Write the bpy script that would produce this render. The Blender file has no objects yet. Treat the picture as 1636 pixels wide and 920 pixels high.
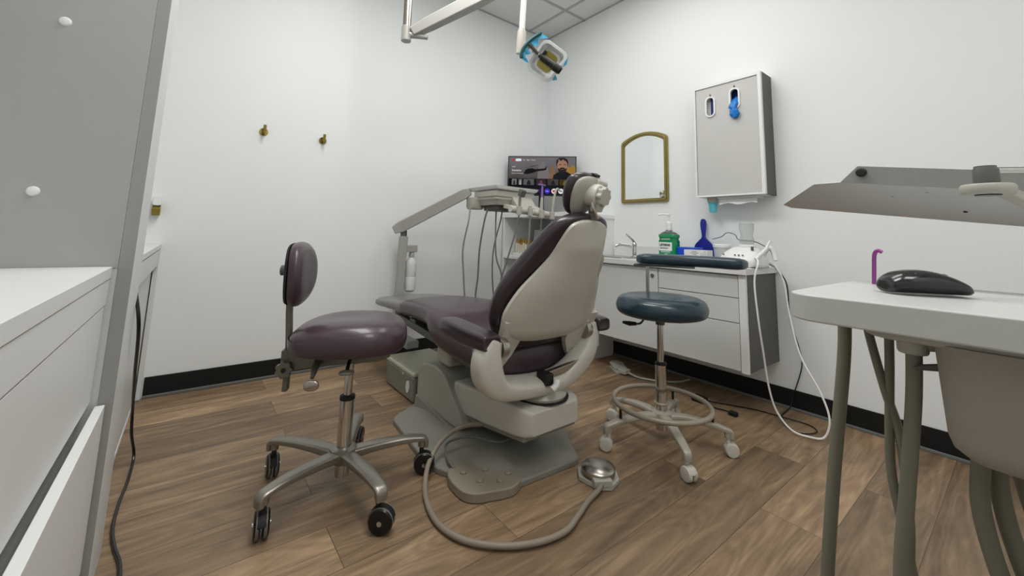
import bpy, bmesh, math, random
import numpy as np
from mathutils import Vector, Matrix

random.seed(7)
S = bpy.context.scene
COL = S.collection
PI = math.pi

# ------------------------------------------------------------------ camera
YAW, PITCH, ROLL = 0.66233, 0.12471, 0.030916
fw = Vector((math.sin(YAW) * math.cos(PITCH), math.cos(YAW) * math.cos(PITCH), math.sin(PITCH)))
r0 = Vector((math.cos(YAW), -math.sin(YAW), 0))
u0 = r0.cross(fw)
rr = r0 * math.cos(ROLL) + u0 * math.sin(ROLL)
uu = -r0 * math.sin(ROLL) + u0 * math.cos(ROLL)
cam_d = bpy.data.cameras.new('camera')
cam = bpy.data.objects.new('camera', cam_d)
COL.objects.link(cam)
M = Matrix.Identity(4)
for i in range(3):
    M[i][0] = rr[i]; M[i][1] = uu[i]; M[i][2] = -fw[i]
M[0][3], M[1][3], M[2][3] = 0, 0, 0.89
cam.matrix_world = M
cam_d.sensor_width = 36
cam_d.lens = 644.17 * 36 / 1636
cam_d.shift_y = (295.3 - 460) / 1636
cam_d.clip_start = 0.02
S.camera = cam

# ------------------------------------------------------------------ world, light, exposure
W = bpy.data.worlds.new('world'); S.world = W; W.use_nodes = True
W.node_tree.nodes['Background'].inputs[0].default_value = (0.9, 0.95, 1, 1)
W.node_tree.nodes['Background'].inputs[1].default_value = 0.15
S.view_settings.view_transform = 'Standard'
S.view_settings.look = 'None'
S.view_settings.gamma = 1
S.view_settings.use_curve_mapping = False
S.view_settings.exposure = 0.0

XB, YA, HC = 2.66, 2.886, 2.89
XL, YB = -0.78, -1.15
LAMPS = [((0.55, 1.35), 25), ((0.55, -0.35), 17), ((1.77, 1.35), 9)]   # ceiling panels (centre, watts)

def area(loc, sx, sy, w):
    d = bpy.data.lights.new('panel_light', 'AREA'); d.shape = 'RECTANGLE'; d.size = sx; d.size_y = sy
    d.energy = w; d.color = (1.0, 0.985, 0.965)
    o = bpy.data.objects.new('panel_light', d); COL.objects.link(o); o.location = loc
    return o
for (lx, ly), w in LAMPS:
    area((lx, ly, HC - 0.03), 0.55, 1.15, w)

# ------------------------------------------------------------------ materials
MATS = {}
def mat(name, col, rough=0.5, metal=0.0, bump=0.0, scale=60, var=0.04, coat=0.0, trans=0.0, ior=1.45, emit=0.0, alpha=1.0, sss=0.0):
    if name in MATS: return MATS[name]
    m = bpy.data.materials.new(name); m.use_nodes = True
    nt = m.node_tree; b = nt.nodes['Principled BSDF']
    c = [(x / 12.92 if x <= 0.04045 else ((x + 0.055) / 1.055) ** 2.4) for x in [v / 255 for v in col]]
    tc = nt.nodes.new('ShaderNodeTexCoord')
    nz = nt.nodes.new('ShaderNodeTexNoise'); nz.inputs['Scale'].default_value = scale * 0.15; nz.inputs['Detail'].default_value = 4
    nt.links.new(tc.outputs['Object'], nz.inputs['Vector'])
    mx = nt.nodes.new('ShaderNodeMix'); mx.data_type = 'RGBA'
    mx.inputs[6].default_value = [min(1, x * (1 - var)) for x in c] + [1]
    mx.inputs[7].default_value = [min(1, x * (1 + var)) for x in c] + [1]
    nt.links.new(nz.outputs['Fac'], mx.inputs[0])
    nt.links.new(mx.outputs[2], b.inputs['Base Color'])
    b.inputs['Roughness'].default_value = rough
    b.inputs['Metallic'].default_value = metal
    b.inputs['Coat Weight'].default_value = coat
    b.inputs['Coat Roughness'].default_value = 0.12
    b.inputs['Transmission Weight'].default_value = trans
    b.inputs['IOR'].default_value = ior
    if alpha < 1: b.inputs['Alpha'].default_value = alpha
    if emit > 0:
        nt.links.new(mx.outputs[2], b.inputs['Emission Color']); b.inputs['Emission Strength'].default_value = emit
    if bump > 0:
        n2 = nt.nodes.new('ShaderNodeTexNoise'); n2.inputs['Scale'].default_value = scale * 6; n2.inputs['Detail'].default_value = 3
        nt.links.new(tc.outputs['Object'], n2.inputs['Vector'])
        bp = nt.nodes.new('ShaderNodeBump'); bp.inputs['Strength'].default_value = bump; bp.inputs['Distance'].default_value = 0.002
        nt.links.new(n2.outputs['Fac'], bp.inputs['Height']); nt.links.new(bp.outputs['Normal'], b.inputs['Normal'])
    MATS[name] = m
    return m

def floor_material():
    m = bpy.data.materials.new('vinyl_planks'); m.use_nodes = True
    nt = m.node_tree; N = nt.nodes.new; L = nt.links.new; b = nt.nodes['Principled BSDF']
    tc = N('ShaderNodeTexCoord')
    mp = N('ShaderNodeMapping'); mp.inputs['Location'].default_value = (0.35, -0.078, 0)
    L(tc.outputs['Object'], mp.inputs['Vector'])
    br = N('ShaderNodeTexBrick'); br.offset = 0.37; br.offset_frequency = 2
    br.inputs['Scale'].default_value = 1; br.inputs['Brick Width'].default_value = 1.2; br.inputs['Row Height'].default_value = 0.186
    br.inputs['Mortar Size'].default_value = 0.0011; br.inputs['Mortar Smooth'].default_value = 0.3
    br.inputs['Color1'].default_value = (0, 0, 0, 1); br.inputs['Color2'].default_value = (1, 1, 1, 1); br.inputs['Mortar'].default_value = (0.5, 0.5, 0.5, 1)
    L(mp.outputs[0], br.inputs['Vector'])
    # per plank offset of the grain
    ml = N('ShaderNodeVectorMath'); ml.operation = 'SCALE'; ml.inputs['Scale'].default_value = 7.0
    L(br.outputs['Color'], ml.inputs[0])
    ad = N('ShaderNodeVectorMath'); L(tc.outputs['Object'], ad.inputs[0]); L(ml.outputs[0], ad.inputs[1])
    m2 = N('ShaderNodeMapping'); m2.inputs['Scale'].default_value = (1.1, 9.0, 1)
    L(ad.outputs[0], m2.inputs['Vector'])
    n1 = N('ShaderNodeTexNoise'); n1.inputs['Scale'].default_value = 1.3; n1.inputs['Detail'].default_value = 5; n1.inputs['Roughness'].default_value = 0.62; n1.inputs['Distortion'].default_value = 1.6
    L(m2.outputs[0], n1.inputs['Vector'])
    m3 = N('ShaderNodeMapping'); m3.inputs['Scale'].default_value = (3.0, 75.0, 1)
    L(ad.outputs[0], m3.inputs['Vector'])
    n2 = N('ShaderNodeTexNoise'); n2.inputs['Scale'].default_value = 1.6; n2.inputs['Detail'].default_value = 5; n2.inputs['Distortion'].default_value = 0.5
    L(m3.outputs[0], n2.inputs['Vector'])
    r1 = N('ShaderNodeValToRGB'); e = r1.color_ramp.elements
    e[0].position = 0.24; e[0].color = (0.135, 0.088, 0.050, 1)
    e[1].position = 0.80; e[1].color = (0.45, 0.315, 0.185, 1)
    k = e.new(0.5); k.color = (0.265, 0.178, 0.104, 1)
    L(n1.outputs['Fac'], r1.inputs['Fac'])
    mm = N('ShaderNodeMix'); mm.data_type = 'RGBA'; mm.blend_type = 'OVERLAY'; mm.inputs[0].default_value = 0.22
    L(r1.outputs[0], mm.inputs[6]); L(n2.outputs['Fac'], mm.inputs[7])
    m4 = N('ShaderNodeMapping'); m4.inputs['Scale'].default_value = (1.0, 6.0, 1)
    L(ad.outputs[0], m4.inputs['Vector'])
    n3 = N('ShaderNodeTexNoise'); n3.inputs['Scale'].default_value = 1.1; n3.inputs['Detail'].default_value = 1.5; n3.inputs['Distortion'].default_value = 0.4
    L(m4.outputs[0], n3.inputs['Vector'])
    k1 = N('ShaderNodeMath'); k1.operation = 'MULTIPLY'; k1.inputs[1].default_value = 95.0; L(n3.outputs['Fac'], k1.inputs[0])
    k2 = N('ShaderNodeMath'); k2.operation = 'SINE'; L(k1.outputs[0], k2.inputs[0])
    k3 = N('ShaderNodeMapRange'); k3.inputs['From Min'].default_value = -1; k3.inputs['To Min'].default_value = 0.22; k3.inputs['To Max'].default_value = 0.66; L(k2.outputs[0], k3.inputs['Value'])
    mw = N('ShaderNodeMix'); mw.data_type = 'RGBA'; mw.blend_type = 'OVERLAY'; mw.inputs[0].default_value = 0.20
    L(mm.outputs[2], mw.inputs[6]); L(k3.outputs[0], mw.inputs[7])
    mr = N('ShaderNodeMapRange'); mr.inputs['To Min'].default_value = 0.68; mr.inputs['To Max'].default_value = 1.28
    L(br.outputs['Color'], mr.inputs['Value'])
    sc = N('ShaderNodeVectorMath'); sc.operation = 'SCALE'
    L(mw.outputs[2], sc.inputs[0]); L(mr.outputs[0], sc.inputs['Scale'])
    mo = N('ShaderNodeMix'); mo.data_type = 'RGBA'; mo.inputs[7].default_value = (0.07, 0.05, 0.035, 1)
    L(br.outputs['Fac'], mo.inputs[0]); L(sc.outputs[0], mo.inputs[6])
    L(mo.outputs[2], b.inputs['Base Color'])
    rg = N('ShaderNodeMapRange'); rg.inputs['To Min'].default_value = 0.36; rg.inputs['To Max'].default_value = 0.55
    L(n2.outputs['Fac'], rg.inputs['Value']); L(rg.outputs[0], b.inputs['Roughness'])
    bp = N('ShaderNodeBump'); bp.inputs['Strength'].default_value = 0.25; bp.inputs['Distance'].default_value = 0.001
    L(n2.outputs['Fac'], bp.inputs['Height']); L(bp.outputs[0], b.inputs['Normal'])
    return m

WALL = mat('wall_paint', (237, 240, 240), 0.55, bump=0.12, scale=40, var=0.012)
CEIL = mat('ceiling_tile', (226, 226, 225), 0.9, bump=0.5, scale=50, var=0.03)
GRID = mat('ceiling_grid', (176, 176, 175), 0.5)
BLACKTRIM = mat('black_baseboard', (14, 16, 18), 0.45)
GREYTRIM = mat('grey_shoe_mould', (108, 110, 110), 0.5)
PURPLE = mat('plum_vinyl', (66, 49, 57), 0.36, coat=0.3, bump=0.12, scale=50, var=0.08)
PURPLED = mat('dark_plum_vinyl', (50, 38, 45), 0.34, coat=0.35, bump=0.12, scale=50, var=0.08)
TEAL = mat('teal_vinyl', (20, 47, 60), 0.33, coat=0.35, bump=0.12, scale=50, var=0.08)
IVORY = mat('ivory_plastic', (198, 194, 184), 0.35, var=0.02)
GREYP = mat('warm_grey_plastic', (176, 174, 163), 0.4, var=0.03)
BASEG = mat('base_grey_metal', (134, 132, 122), 0.42, var=0.04)
DARKG = mat('dark_grey_metal', (96, 96, 92), 0.45, metal=0.2)
STEELG = mat('painted_grey', (170, 169, 164), 0.4, metal=0.15)
CHROME = mat('chrome', (205, 203, 200), 0.12, metal=1.0, var=0.02)
NICKEL = mat('brushed_nickel', (178, 173, 165), 0.28, metal=1.0, var=0.05)
BRASS = mat('brass', (140, 122, 62), 0.26, metal=1.0, var=0.06)
GOLDF = mat('antique_gold', (150, 136, 84), 0.34, metal=0.6, var=0.12)
BLACK = mat('black_plastic', (18, 18, 19), 0.28)
BLACKM = mat('black_matte', (22, 22, 23), 0.6)
WHITE = mat('white_plastic', (236, 237, 236), 0.35, var=0.01)
LAMIN = mat('white_laminate', (222, 223, 222), 0.42, var=0.015)
CABW = mat('cabinet_white', (214, 216, 214), 0.42, var=0.015)
CABG = mat('cabinet_grey_panel', (172, 172, 170), 0.6, bump=0.15, scale=200, var=0.03)
DISPG = mat('brushed_grey_door', (200, 199, 196), 0.45, var=0.02)
SLATE = mat('slate_side', (92, 92, 92), 0.55, var=0.04)
TUBEG = mat('tube_grey', (134, 133, 127), 0.5)
TUBED = mat('tube_dark_grey', (104, 104, 100), 0.5)
TUBEO = mat('tube_olive_grey', (120, 118, 103), 0.6)
LAMPW = mat('panel_diffuser', (255, 252, 246), 0.5, emit=1.2)

# ------------------------------------------------------------------ geometry helpers
ORI = {}
class Geo:
    def __init__(s): s.v = []; s.f = []
    def add(s, v, f):
        n = len(s.v); s.v += [tuple(map(float, p)) for p in v]; s.f += [tuple(i + n for i in q) for q in f]; return s
    def box(s, x0, x1, y0, y1, z0, z1):
        return s.add([(x0, y0, z0), (x1, y0, z0), (x1, y1, z0), (x0, y1, z0), (x0, y0, z1), (x1, y0, z1), (x1, y1, z1), (x0, y1, z1)],
                     [(0, 3, 2, 1), (4, 5, 6, 7), (0, 1, 5, 4), (1, 2, 6, 5), (2, 3, 7, 6), (3, 0, 4, 7)])
    def obox(s, c, ex, ey, ez, hx, hy, hz):
        c = Vector(c); ex = Vector(ex).normalized(); ey = Vector(ey).normalized(); ez = Vector(ez).normalized()
        v = []
        for k in (-1, 1):
            for i, j in ((-1, -1), (1, -1), (1, 1), (-1, 1)):
                v.append(c + ex * hx * i + ey * hy * j + ez * hz * k)
        return s.add(v, [(0, 3, 2, 1), (4, 5, 6, 7), (0, 1, 5, 4), (1, 2, 6, 5), (2, 3, 7, 6), (3, 0, 4, 7)])
    def rings(s, rings, caps=True, closed=False):
        n = len(rings[0]); v = [p for r in rings for p in r]; f = []
        m = len(rings)
        for i in range(m if closed else m - 1):
            a = i * n; b = ((i + 1) % m) * n
            for j in range(n):
                k = (j + 1) % n
                f.append((a + j, a + k, b + k, b + j))
        if caps and not closed:
            f.append(tuple(range(n))[::-1]); f.append(tuple((m - 1) * n + j for j in range(n)))
        return s.add(v, f)
    def tube(s, pts, r, n=10, closed=False, caps=True, flat=1.0, up=None):
        P = [Vector(p) for p in pts]; m = len(P)
        R = r if isinstance(r, (list, tuple)) else [r] * m
        T = []
        for i in range(m):
            if closed: t = P[(i + 1) % m] - P[i - 1]
            else: t = P[min(i + 1, m - 1)] - P[max(i - 1, 0)]
            T.append(t.normalized())
        nrm = Vector(up) if up else (Vector((0, 0, 1)) if abs(T[0].z) < 0.9 else Vector((1, 0, 0)))
        rings = []
        for i in range(m):
            nrm = (nrm - T[i] * nrm.dot(T[i])).normalized(); b = T[i].cross(nrm)
            rings.append([P[i] + nrm * math.cos(2 * PI * k / n) * R[i] + b * math.sin(2 * PI * k / n) * R[i] * flat for k in range(n)])
        return s.rings(rings, caps, closed)
    def bar(s, pts, hw, hh, up=(0, 0, 1), caps=True, n=4, p=4.0):
        """swept rounded rectangle: half width hw (sideways), half height hh (along up)"""
        P = [Vector(q) for q in pts]; m = len(P)
        HW = hw if isinstance(hw, (list, tuple)) else [hw] * m
        HH = hh if isinstance(hh, (list, tuple)) else [hh] * m
        rings = []; nrm = Vector(up)
        K = 16 if n != 4 else 4
        for i in range(m):
            t = (P[min(i + 1, m - 1)] - P[max(i - 1, 0)]).normalized()
            nrm = (nrm - t * nrm.dot(t)).normalized(); b = t.cross(nrm)
            if K == 4:
                q = [(-1, -1), (1, -1), (1, 1), (-1, 1)]
            else:
                q = [sup(2 * PI * k / K, p) for k in range(K)]
            rings.append([P[i] + b * HW[i] * x + nrm * HH[i] * y for x, y in q])
        return s.rings(rings, caps)
    def cyl(s, a, b, ra, rb=None, n=20):
        return s.tube([a, b], [ra, ra if rb is None else rb], n)
    def lathe(s, prof, o=(0, 0, 0), ax=(0, 0, 1), n=28):
        o = Vector(o); ax = Vector(ax).normalized()
        e = ax.orthogonal().normalized(); g = ax.cross(e)
        rings = [[o + ax * h + (e * math.cos(2 * PI * k / n) + g * math.sin(2 * PI * k / n)) * max(r, 1e-5) for k in range(n)] for r, h in prof]
        return s.rings(rings)
    def prism(s, poly, P0, e1, e2, th, both=False):
        P0 = Vector(P0); e1 = Vector(e1).normalized(); e2 = Vector(e2).normalized(); nn = e1.cross(e2)
        a = [P0 + e1 * x + e2 * y - (nn * th / 2 if both else nn * 0) for x, y in poly]
        b = [p + nn * th for p in a]; n = len(poly)
        return s.add(a + b, [tuple(range(n))[::-1], tuple(range(n, 2 * n))] + [(i, (i + 1) % n, n + (i + 1) % n, n + i) for i in range(n)])
    def ell(s, c, rx, ry, rz, nu=20, nv=12, p=2.0, M3=None):
        c = Vector(c); rings = []
        for i in range(1, nv):
            a = PI * i / nv; cz = math.cos(a); sz = math.sin(a)
            cz = math.copysign(abs(cz) ** (2 / p), cz); sz = abs(sz) ** (2 / p)
            ring = []
            for k in range(nu):
                x, y = sup(2 * PI * k / nu, p)
                q = Vector((x * sz * rx, y * sz * ry, -cz * rz))
                if M3: q = M3 @ q
                ring.append(c + q)
            rings.append(ring)
        return s.rings(rings)
def sup(a, p):
    c, d = math.cos(a), math.sin(a)
    return math.copysign(abs(c) ** (2 / p), c), math.copysign(abs(d) ** (2 / p), d)

def spline(pts, k=8, closed=False):
    P = [Vector(p) for p in pts]; n = len(P); out = []
    rng = range(n) if closed else range(n - 1)
    for i in rng:
        if closed: a, b, c, d = P[i - 1], P[i], P[(i + 1) % n], P[(i + 2) % n]
        else: a, b, c, d = P[max(i - 1, 0)], P[i], P[i + 1], P[min(i + 2, n - 1)]
        for j in range(k):
            t = j / k
            out.append(0.5 * ((2 * b) + (c - a) * t + (2 * a - 5 * b + 4 * c - d) * t * t + (3 * b - a - 3 * c + d) * t ** 3))
    if not closed: out.append(P[-1])
    return out
def rrect(w, h, r, n=6, cx=0, cy=0):
    o = []
    for sx, sy, a0 in ((1, 1, 0), (-1, 1, 90), (-1, -1, 180), (1, -1, 270)):
        for k in range(n + 1):
            a = math.radians(a0 + 90 * k / n)
            o.append((cx + sx * (w / 2 - r) + r * math.cos(a), cy + sy * (h / 2 - r) + r * math.sin(a)))
    return o
def interp(rows, k=5):
    """catmull interpolation of numeric rows"""
    R = [np.array(r, float) for r in rows]; out = []
    for i in range(len(R) - 1):
        a, b, c, d = R[max(i - 1, 0)], R[i], R[i + 1], R[min(i + 2, len(R) - 1)]
        for j in range(k):
            t = j / k
            out.append(0.5 * ((2 * b) + (c - a) * t + (2 * a - 5 * b + 4 * c - d) * t * t + (3 * b - a - 3 * c + d) * t ** 3))
    out.append(R[-1]); return out

def part(name, g, m, parent=None, bevel=0.0, seg=2, sub=0, label=None, angle=35, org=None, kind=None):
    me = bpy.data.meshes.new(name)
    if parent is not None and org is None: org = ORI[parent.name]
    org = Vector(org) if org is not None else Vector((0, 0, 0))
    me.from_pydata([tuple(Vector(v) - org) for v in g.v], [], g.f)
    bm = bmesh.new(); bm.from_mesh(me)
    bmesh.ops.recalc_face_normals(bm, faces=bm.faces); bm.to_mesh(me); bm.free()
    me.materials.append(m)
    for p in me.polygons: p.use_smooth = True
    me.set_sharp_from_angle(angle=math.radians(angle))
    o = bpy.data.objects.new(name, me); COL.objects.link(o)
    if parent is not None: o.parent = parent
    else: o.location = org
    ORI[o.name] = org
    if bevel > 0:
        b = o.modifiers.new('bevel', 'BEVEL'); b.width = bevel; b.segments = seg; b.limit_method = 'ANGLE'; b.angle_limit = math.radians(35)
        b.harden_normals = True
    if sub:
        b = o.modifiers.new('sub', 'SUBSURF'); b.levels = sub; b.render_levels = sub
    if label: o['label'] = label
    if kind: o['kind'] = kind
    return o
def thing(name, label, cat, loc, group=None):
    o = bpy.data.objects.new(name, None); COL.objects.link(o); o.location = loc
    o.empty_display_size = 0.05
    o['label'] = label; o['category'] = cat
    if group: o['group'] = group
    ORI[o.name] = Vector(loc)
    return o
def single(name, label, cat, g, m, loc, group=None, **k):
    o = part(name, g, m, None, org=loc, label=label, **k); o['category'] = cat
    if group: o['group'] = group
    return o
def struct(name, g, m, parent=None, **k):
    return part(name, g, m, parent, org=(0, 0, 0), kind='structure', **k)
def place(o, mat4): o.matrix_world = mat4

def text(name, s, size, P0, e1, e2, m, parent, th=0.0006, align='LEFT', bold=0.0, squeeze=1.0):
    cu = bpy.data.curves.new(name, 'FONT'); cu.body = s; cu.size = size; cu.extrude = th; cu.align_x = align; cu.offset = bold
    to = bpy.data.objects.new('tmp_text', cu); COL.objects.link(to)
    dg = bpy.context.evaluated_depsgraph_get(); dg.update()
    me = bpy.data.meshes.new_from_object(to.evaluated_get(dg))
    e1 = Vector(e1).normalized(); e2 = Vector(e2).normalized(); n = e1.cross(e2)
    g = Geo(); g.add([Vector(P0) + e1 * v.co.x * squeeze + e2 * v.co.y + n * v.co.z for v in me.vertices], [tuple(p.vertices) for p in me.polygons])
    bpy.data.objects.remove(to); bpy.data.curves.remove(cu); bpy.data.meshes.remove(me)
    return part(name, g, m, parent)
def holed_plate(outer, holes, th):
    cu = bpy.data.curves.new('tmp', 'CURVE'); cu.dimensions = '2D'; cu.fill_mode = 'BOTH'; cu.extrude = th / 2
    for poly in [outer] + holes:
        sp = cu.splines.new('POLY'); sp.points.add(len(poly) - 1)
        for i, (x, y) in enumerate(poly): sp.points[i].co = (x, y, 0, 1)
        sp.use_cyclic_u = True
    to = bpy.data.objects.new('tmp_curve', cu); COL.objects.link(to)
    dg = bpy.context.evaluated_depsgraph_get(); dg.update()
    me = bpy.data.meshes.new_from_object(to.evaluated_get(dg))
    v = [tuple(q.co) for q in me.vertices]; f = [tuple(p.vertices) for p in me.polygons]
    bpy.data.objects.remove(to); bpy.data.curves.remove(cu); bpy.data.meshes.remove(me)
    return v, f
def oriented(v, P0, e1, e2):
    P0 = Vector(P0); e1 = Vector(e1).normalized(); e2 = Vector(e2).normalized(); n = e1.cross(e2)
    return [P0 + e1 * a + e2 * b + n * c for a, b, c in v]

# ================================================================== SETTING
T = 0.12
fl = struct('floor', Geo().box(XL - T, XB + T, YB - T, YA + T, -0.1, 0), floor_material())
struct('ceiling', Geo().box(XL - T, XB + T, YB - T, YA + T, HC, HC + 0.1), CEIL)
struct('wall_back', Geo().box(XL - T, XB + T, YA, YA + T, 0, HC), WALL)
struct('wall_right', Geo().box(XB, XB + T, YB, YA, 0, HC), WALL)
struct('wall_left', Geo().box(XL - T, XL, YB, YA, 0, HC), WALL)
struct('wall_front', Geo().box(XL - T, XB + T, YB - T, YB, 0, HC), WALL)
struct('baseboard_back', Geo().box(-0.12, XB - 0.008, YA - 0.008, YA, 0.012, 0.104), BLACKTRIM, bevel=0.002)
struct('baseboard_right', Geo().box(XB - 0.008, XB, YB, YA, 0.012, 0.104), BLACKTRIM, bevel=0.002)
struct('trim_1', Geo().box(-0.12, XB, YA - 0.016, YA, 0, 0.014), GREYTRIM, bevel=0.003)
struct('trim_2', Geo().box(XB - 0.016, XB, YB, YA - 0.016, 0, 0.014), GREYTRIM, bevel=0.003)
g = Geo()
x = 2.405
while x > XL: g.box(x - 0.012, x + 0.012, YB, YA, HC - 0.005, HC + 0.002); x -= 0.61
y = 2.39
while y > YB: g.box(XL, XB, y - 0.012, y + 0.012, HC - 0.006, HC + 0.001); y -= 0.61
g.box(XB - 0.016, XB, YB, YA, HC - 0.006, HC + 0.001); g.box(XL, XB, YA - 0.016, YA, HC - 0.007, HC + 0.001)
struct('trim_3', g, GRID)
for i, ((lx, ly), w) in enumerate(LAMPS):
    t = thing('ceiling_light', ['flat ceiling light panel above the left side of the room', 'flat ceiling light panel nearest the front wall', 'flat ceiling light panel above the teal stool'][i], 'light', (lx, ly, HC))
    part('frame', Geo().box(lx - 0.3, lx + 0.3, ly - 0.6, ly + 0.6, HC - 0.012, HC - 0.004), WHITE, t)
    part('diffuser', Geo().box(lx - 0.28, lx + 0.28, ly - 0.58, ly + 0.58, HC - 0.016, HC - 0.012), LAMPW, t)

# ================================================================== LEFT BUILT-INS
YT = 1.40   # face of the tall end panel
t = thing('tall_cabinet', 'tall white end cabinet at left with grey side panel and plastic screw caps', 'cabinet', (-0.45, 1.52, 0))
part('side_panel', Geo().box(XL + 0.022, -0.137, YT, YT + 0.02, 0.78, 2.3), CABG, t, label='grey side panel')
part('carcass', Geo().box(XL + 0.022, -0.137, YT + 0.02, 1.63, 0.0, 2.3).box(XL + 0.022, -0.137, YT + 0.002, YT + 0.02, 0, 0.78), CABW, t)
part('end_post', Geo().box(-0.1365, -0.109, YT + 0.003, 1.63, 0, 2.3), CABW, t, bevel=0.001)
part('filler_strip', Geo().box(-0.1365, -0.1095, YT, YT + 0.0028, 0, 2.3), mat('filler_grey', (156, 156, 153), 0.6), t, label='darker grey filler strip')
for z, x in ((1.37, -0.294), (0.957, -0.297)):
    part('screw_cap', Geo().lathe([(0.0115, 0), (0.0115, 0.001), (0.009, 0.0045), (0.004, 0.006), (0.0, 0.0062)], (x, YT, z), (0, -1, 0), 18), WHITE, t, label='white domed screw cap')

t = thing('base_cabinet', 'white base cabinet in front of tall end panel, lower left, with one drawer open', 'cabinet', (-0.45, 0.6, 0))
Y0 = -0.55
part('body', Geo().box(XL + 0.022, -0.17, Y0, YT - 0.002, 0.08, 0.755).box(XL + 0.022, -0.24, Y0, YT - 0.002, 0, 0.08), CABW, t)
part('drawer', Geo().box(-0.168, -0.148, Y0, YT - 0.004, 0.694, 0.754), LAMIN, t, bevel=0.0012, label='closed narrow top drawer front')
part('drawer', Geo().box(-0.168, -0.150, Y0, YT - 0.008, 0.47, 0.689), LAMIN, t, bevel=0.0012, label='plain drawer front')
part('drawer', Geo().box(-0.141, -0.123, Y0, YT - 0.006, 0.10, 0.460), LAMIN, t, bevel=0.0015, label='white drawer front standing open a little')
single('countertop', 'white laminate countertop on base cabinet at lower left', 'countertop', Geo().box(XL + 0.022, -0.146, Y0, YT - 0.002, 0.757, 0.784), LAMIN, (-0.45, 0.6, 0.757), bevel=0.001)
t = thing('upper_cabinet', 'white wall cabinet hung above the countertop at far left', 'cabinet', (-0.6, 0.5, 1.5))
part('body', Geo().box(XL + 0.022, -0.46, -0.4, YT - 0.002, 1.52, 2.2), CABW, t)
part('door', Geo().box(-0.458, -0.44, -0.4, 0.48, 1.525, 2.195), LAMIN, t, bevel=0.001)
part('door', Geo().box(-0.458, -0.44, 0.484, YT - 0.004, 1.525, 2.195), LAMIN, t, bevel=0.001)

t = thing('low_cabinet', 'low white cabinet with recessed panel running from tall cabinet to back wall', 'cabinet', (-0.4, 2.25, 0))
part('body', Geo().box(XL + 0.022, -0.150, 1.632, YA - 0.002, 0.0, 0.76), CABW, t)
part('cabinet_top', Geo().box(XL + 0.022, -0.125, 1.632, YA - 0.002, 0.765, 0.787), LAMIN, t, bevel=0.001)
part('door', Geo().prism([(0, 0), (0.10, 0), (0.10, 0.675), (1.215, 0.675), (1.215, 0), (1.247, 0), (1.247, 0.755), (0, 0.755)], (-0.145, 1.636, 0.004), (0, 1, 0), (0, 0, 1), 0.018), CABW, t, bevel=0.001)
part('kick_strip', Geo().box(-0.149, -0.146, 1.75, YA - 0.04, 0.0, 0.02), LAMIN, t)
# power cord down the corner of the tall cabinet
pts = [(-0.118, 1.66, 0.70), (-0.095, 1.60, 0.60), (-0.10, 1.80, 0.415), (-0.105, 2.02, 0.235), (-0.10, 2.05, 0.14), (-0.088, 2.10, 0.045),
       (-0.09, 2.00, 0.009), (-0.098, 1.86, 0.006), (-0.097, 1.72, 0.006), (-0.082, 1.62, 0.006), (-0.062, 1.53, 0.006), (-0.055, 1.40, 0.006), (-0.06, 1.1, 0.006), (-0.1, 0.5, 0.006)]
single('extension_cord', 'thin black power cord hanging beside tall cabinet and lying along the floor', 'cord', Geo().tube(spline(pts, 8), 0.0048, 8), BLACK, (-0.09, 1.9, 0))

# wall hooks on the back wall
def hook(x, z, label):
    t = thing('wall_hook', label, 'hook', (x, YA, z), 'brass hooks on the back wall')
    part('mounting_plate', Geo().lathe([(0.023, 0), (0.024, 0.004), (0.022, 0.008), (0.0, 0.008)], (x, YA, z), (0, -1, 0), 28), BRASS, t)
    part('peg', Geo().tube([(x, YA - 0.006, z - 0.004), (x, YA - 0.045, z - 0.004)], 0.008, 14).tube([(x, YA - 0.045, z - 0.016), (x, YA - 0.045, z + 0.036)], 0.0085, 16), BRASS, t, bevel=0.001)
hook(0.283, 1.480, 'left one of the two brass wall hooks on the wide back wall')
hook(0.624, 1.482, 'right one of the two brass wall hooks on the wide back wall')
t = thing('wall_bracket', 'small white and brass round-ended bracket on back wall beside the tall cabinet', 'bracket', (-0.165, YA, 0.96))
part('cap', Geo().prism(rrect(0.035, 0.05, 0.012), (-0.165, YA - 0.05, 1.015), (1, 0, 0), (0, 0, 1), -0.05), WHITE, t, bevel=0.002)
part('roller', Geo().tube([(-0.182, YA - 0.03, 0.965), (-0.148, YA - 0.03, 0.965)], 0.028, 22), BRASS, t, bevel=0.002)

# ================================================================== RIGHT WALL: VANITY, SHELF, MIRROR, DISPENSER
CY0, CY1 = 0.92, 2.045
t = thing('wall_cabinet', 'white floating cabinet with drawers and slate grey side under the counter', 'cabinet', (2.46, 1.48, 0.235))
part('side_panel', Geo().box(2.276, XB - 0.001, CY0, CY0 + 0.004, 0.237, 0.722), SLATE, t, label='slate grey side panel')
part('carcass', Geo().box(2.282, XB - 0.001, CY0 + 0.004, CY1, 0.237, 0.722), CABW, t)
part('face_frame', Geo().box(2.258, 2.282, CY0, CY0 + 0.035, 0.233, 0.722), WHITE, t, bevel=0.001)
dy0, dy1 = CY0 + 0.039, 1.418
for z0, z1 in ((0.604, 0.716), (0.477, 0.600), (0.240, 0.473)):
    part('drawer', Geo().box(2.262, 2.281, dy0, dy1, z0, z1), CABW, t, bevel=0.0015)
d = part('door', Geo().box(2.262, 2.281, 1.424, CY1, 0.240, 0.716), CABW, t, bevel=0.0015)
part('lock', Geo().lathe([(0.011, 0), (0.011, 0.006), (0.008, 0.009), (0.0, 0.009)], (2.262, 1.46, 0.672), (-1, 0, 0), 18), DARKG, t, label='round grey cam lock')
g = Geo().box(2.24, XB - 0.001, CY0 - 0.012, CY1, 0.724, 0.757)
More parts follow.
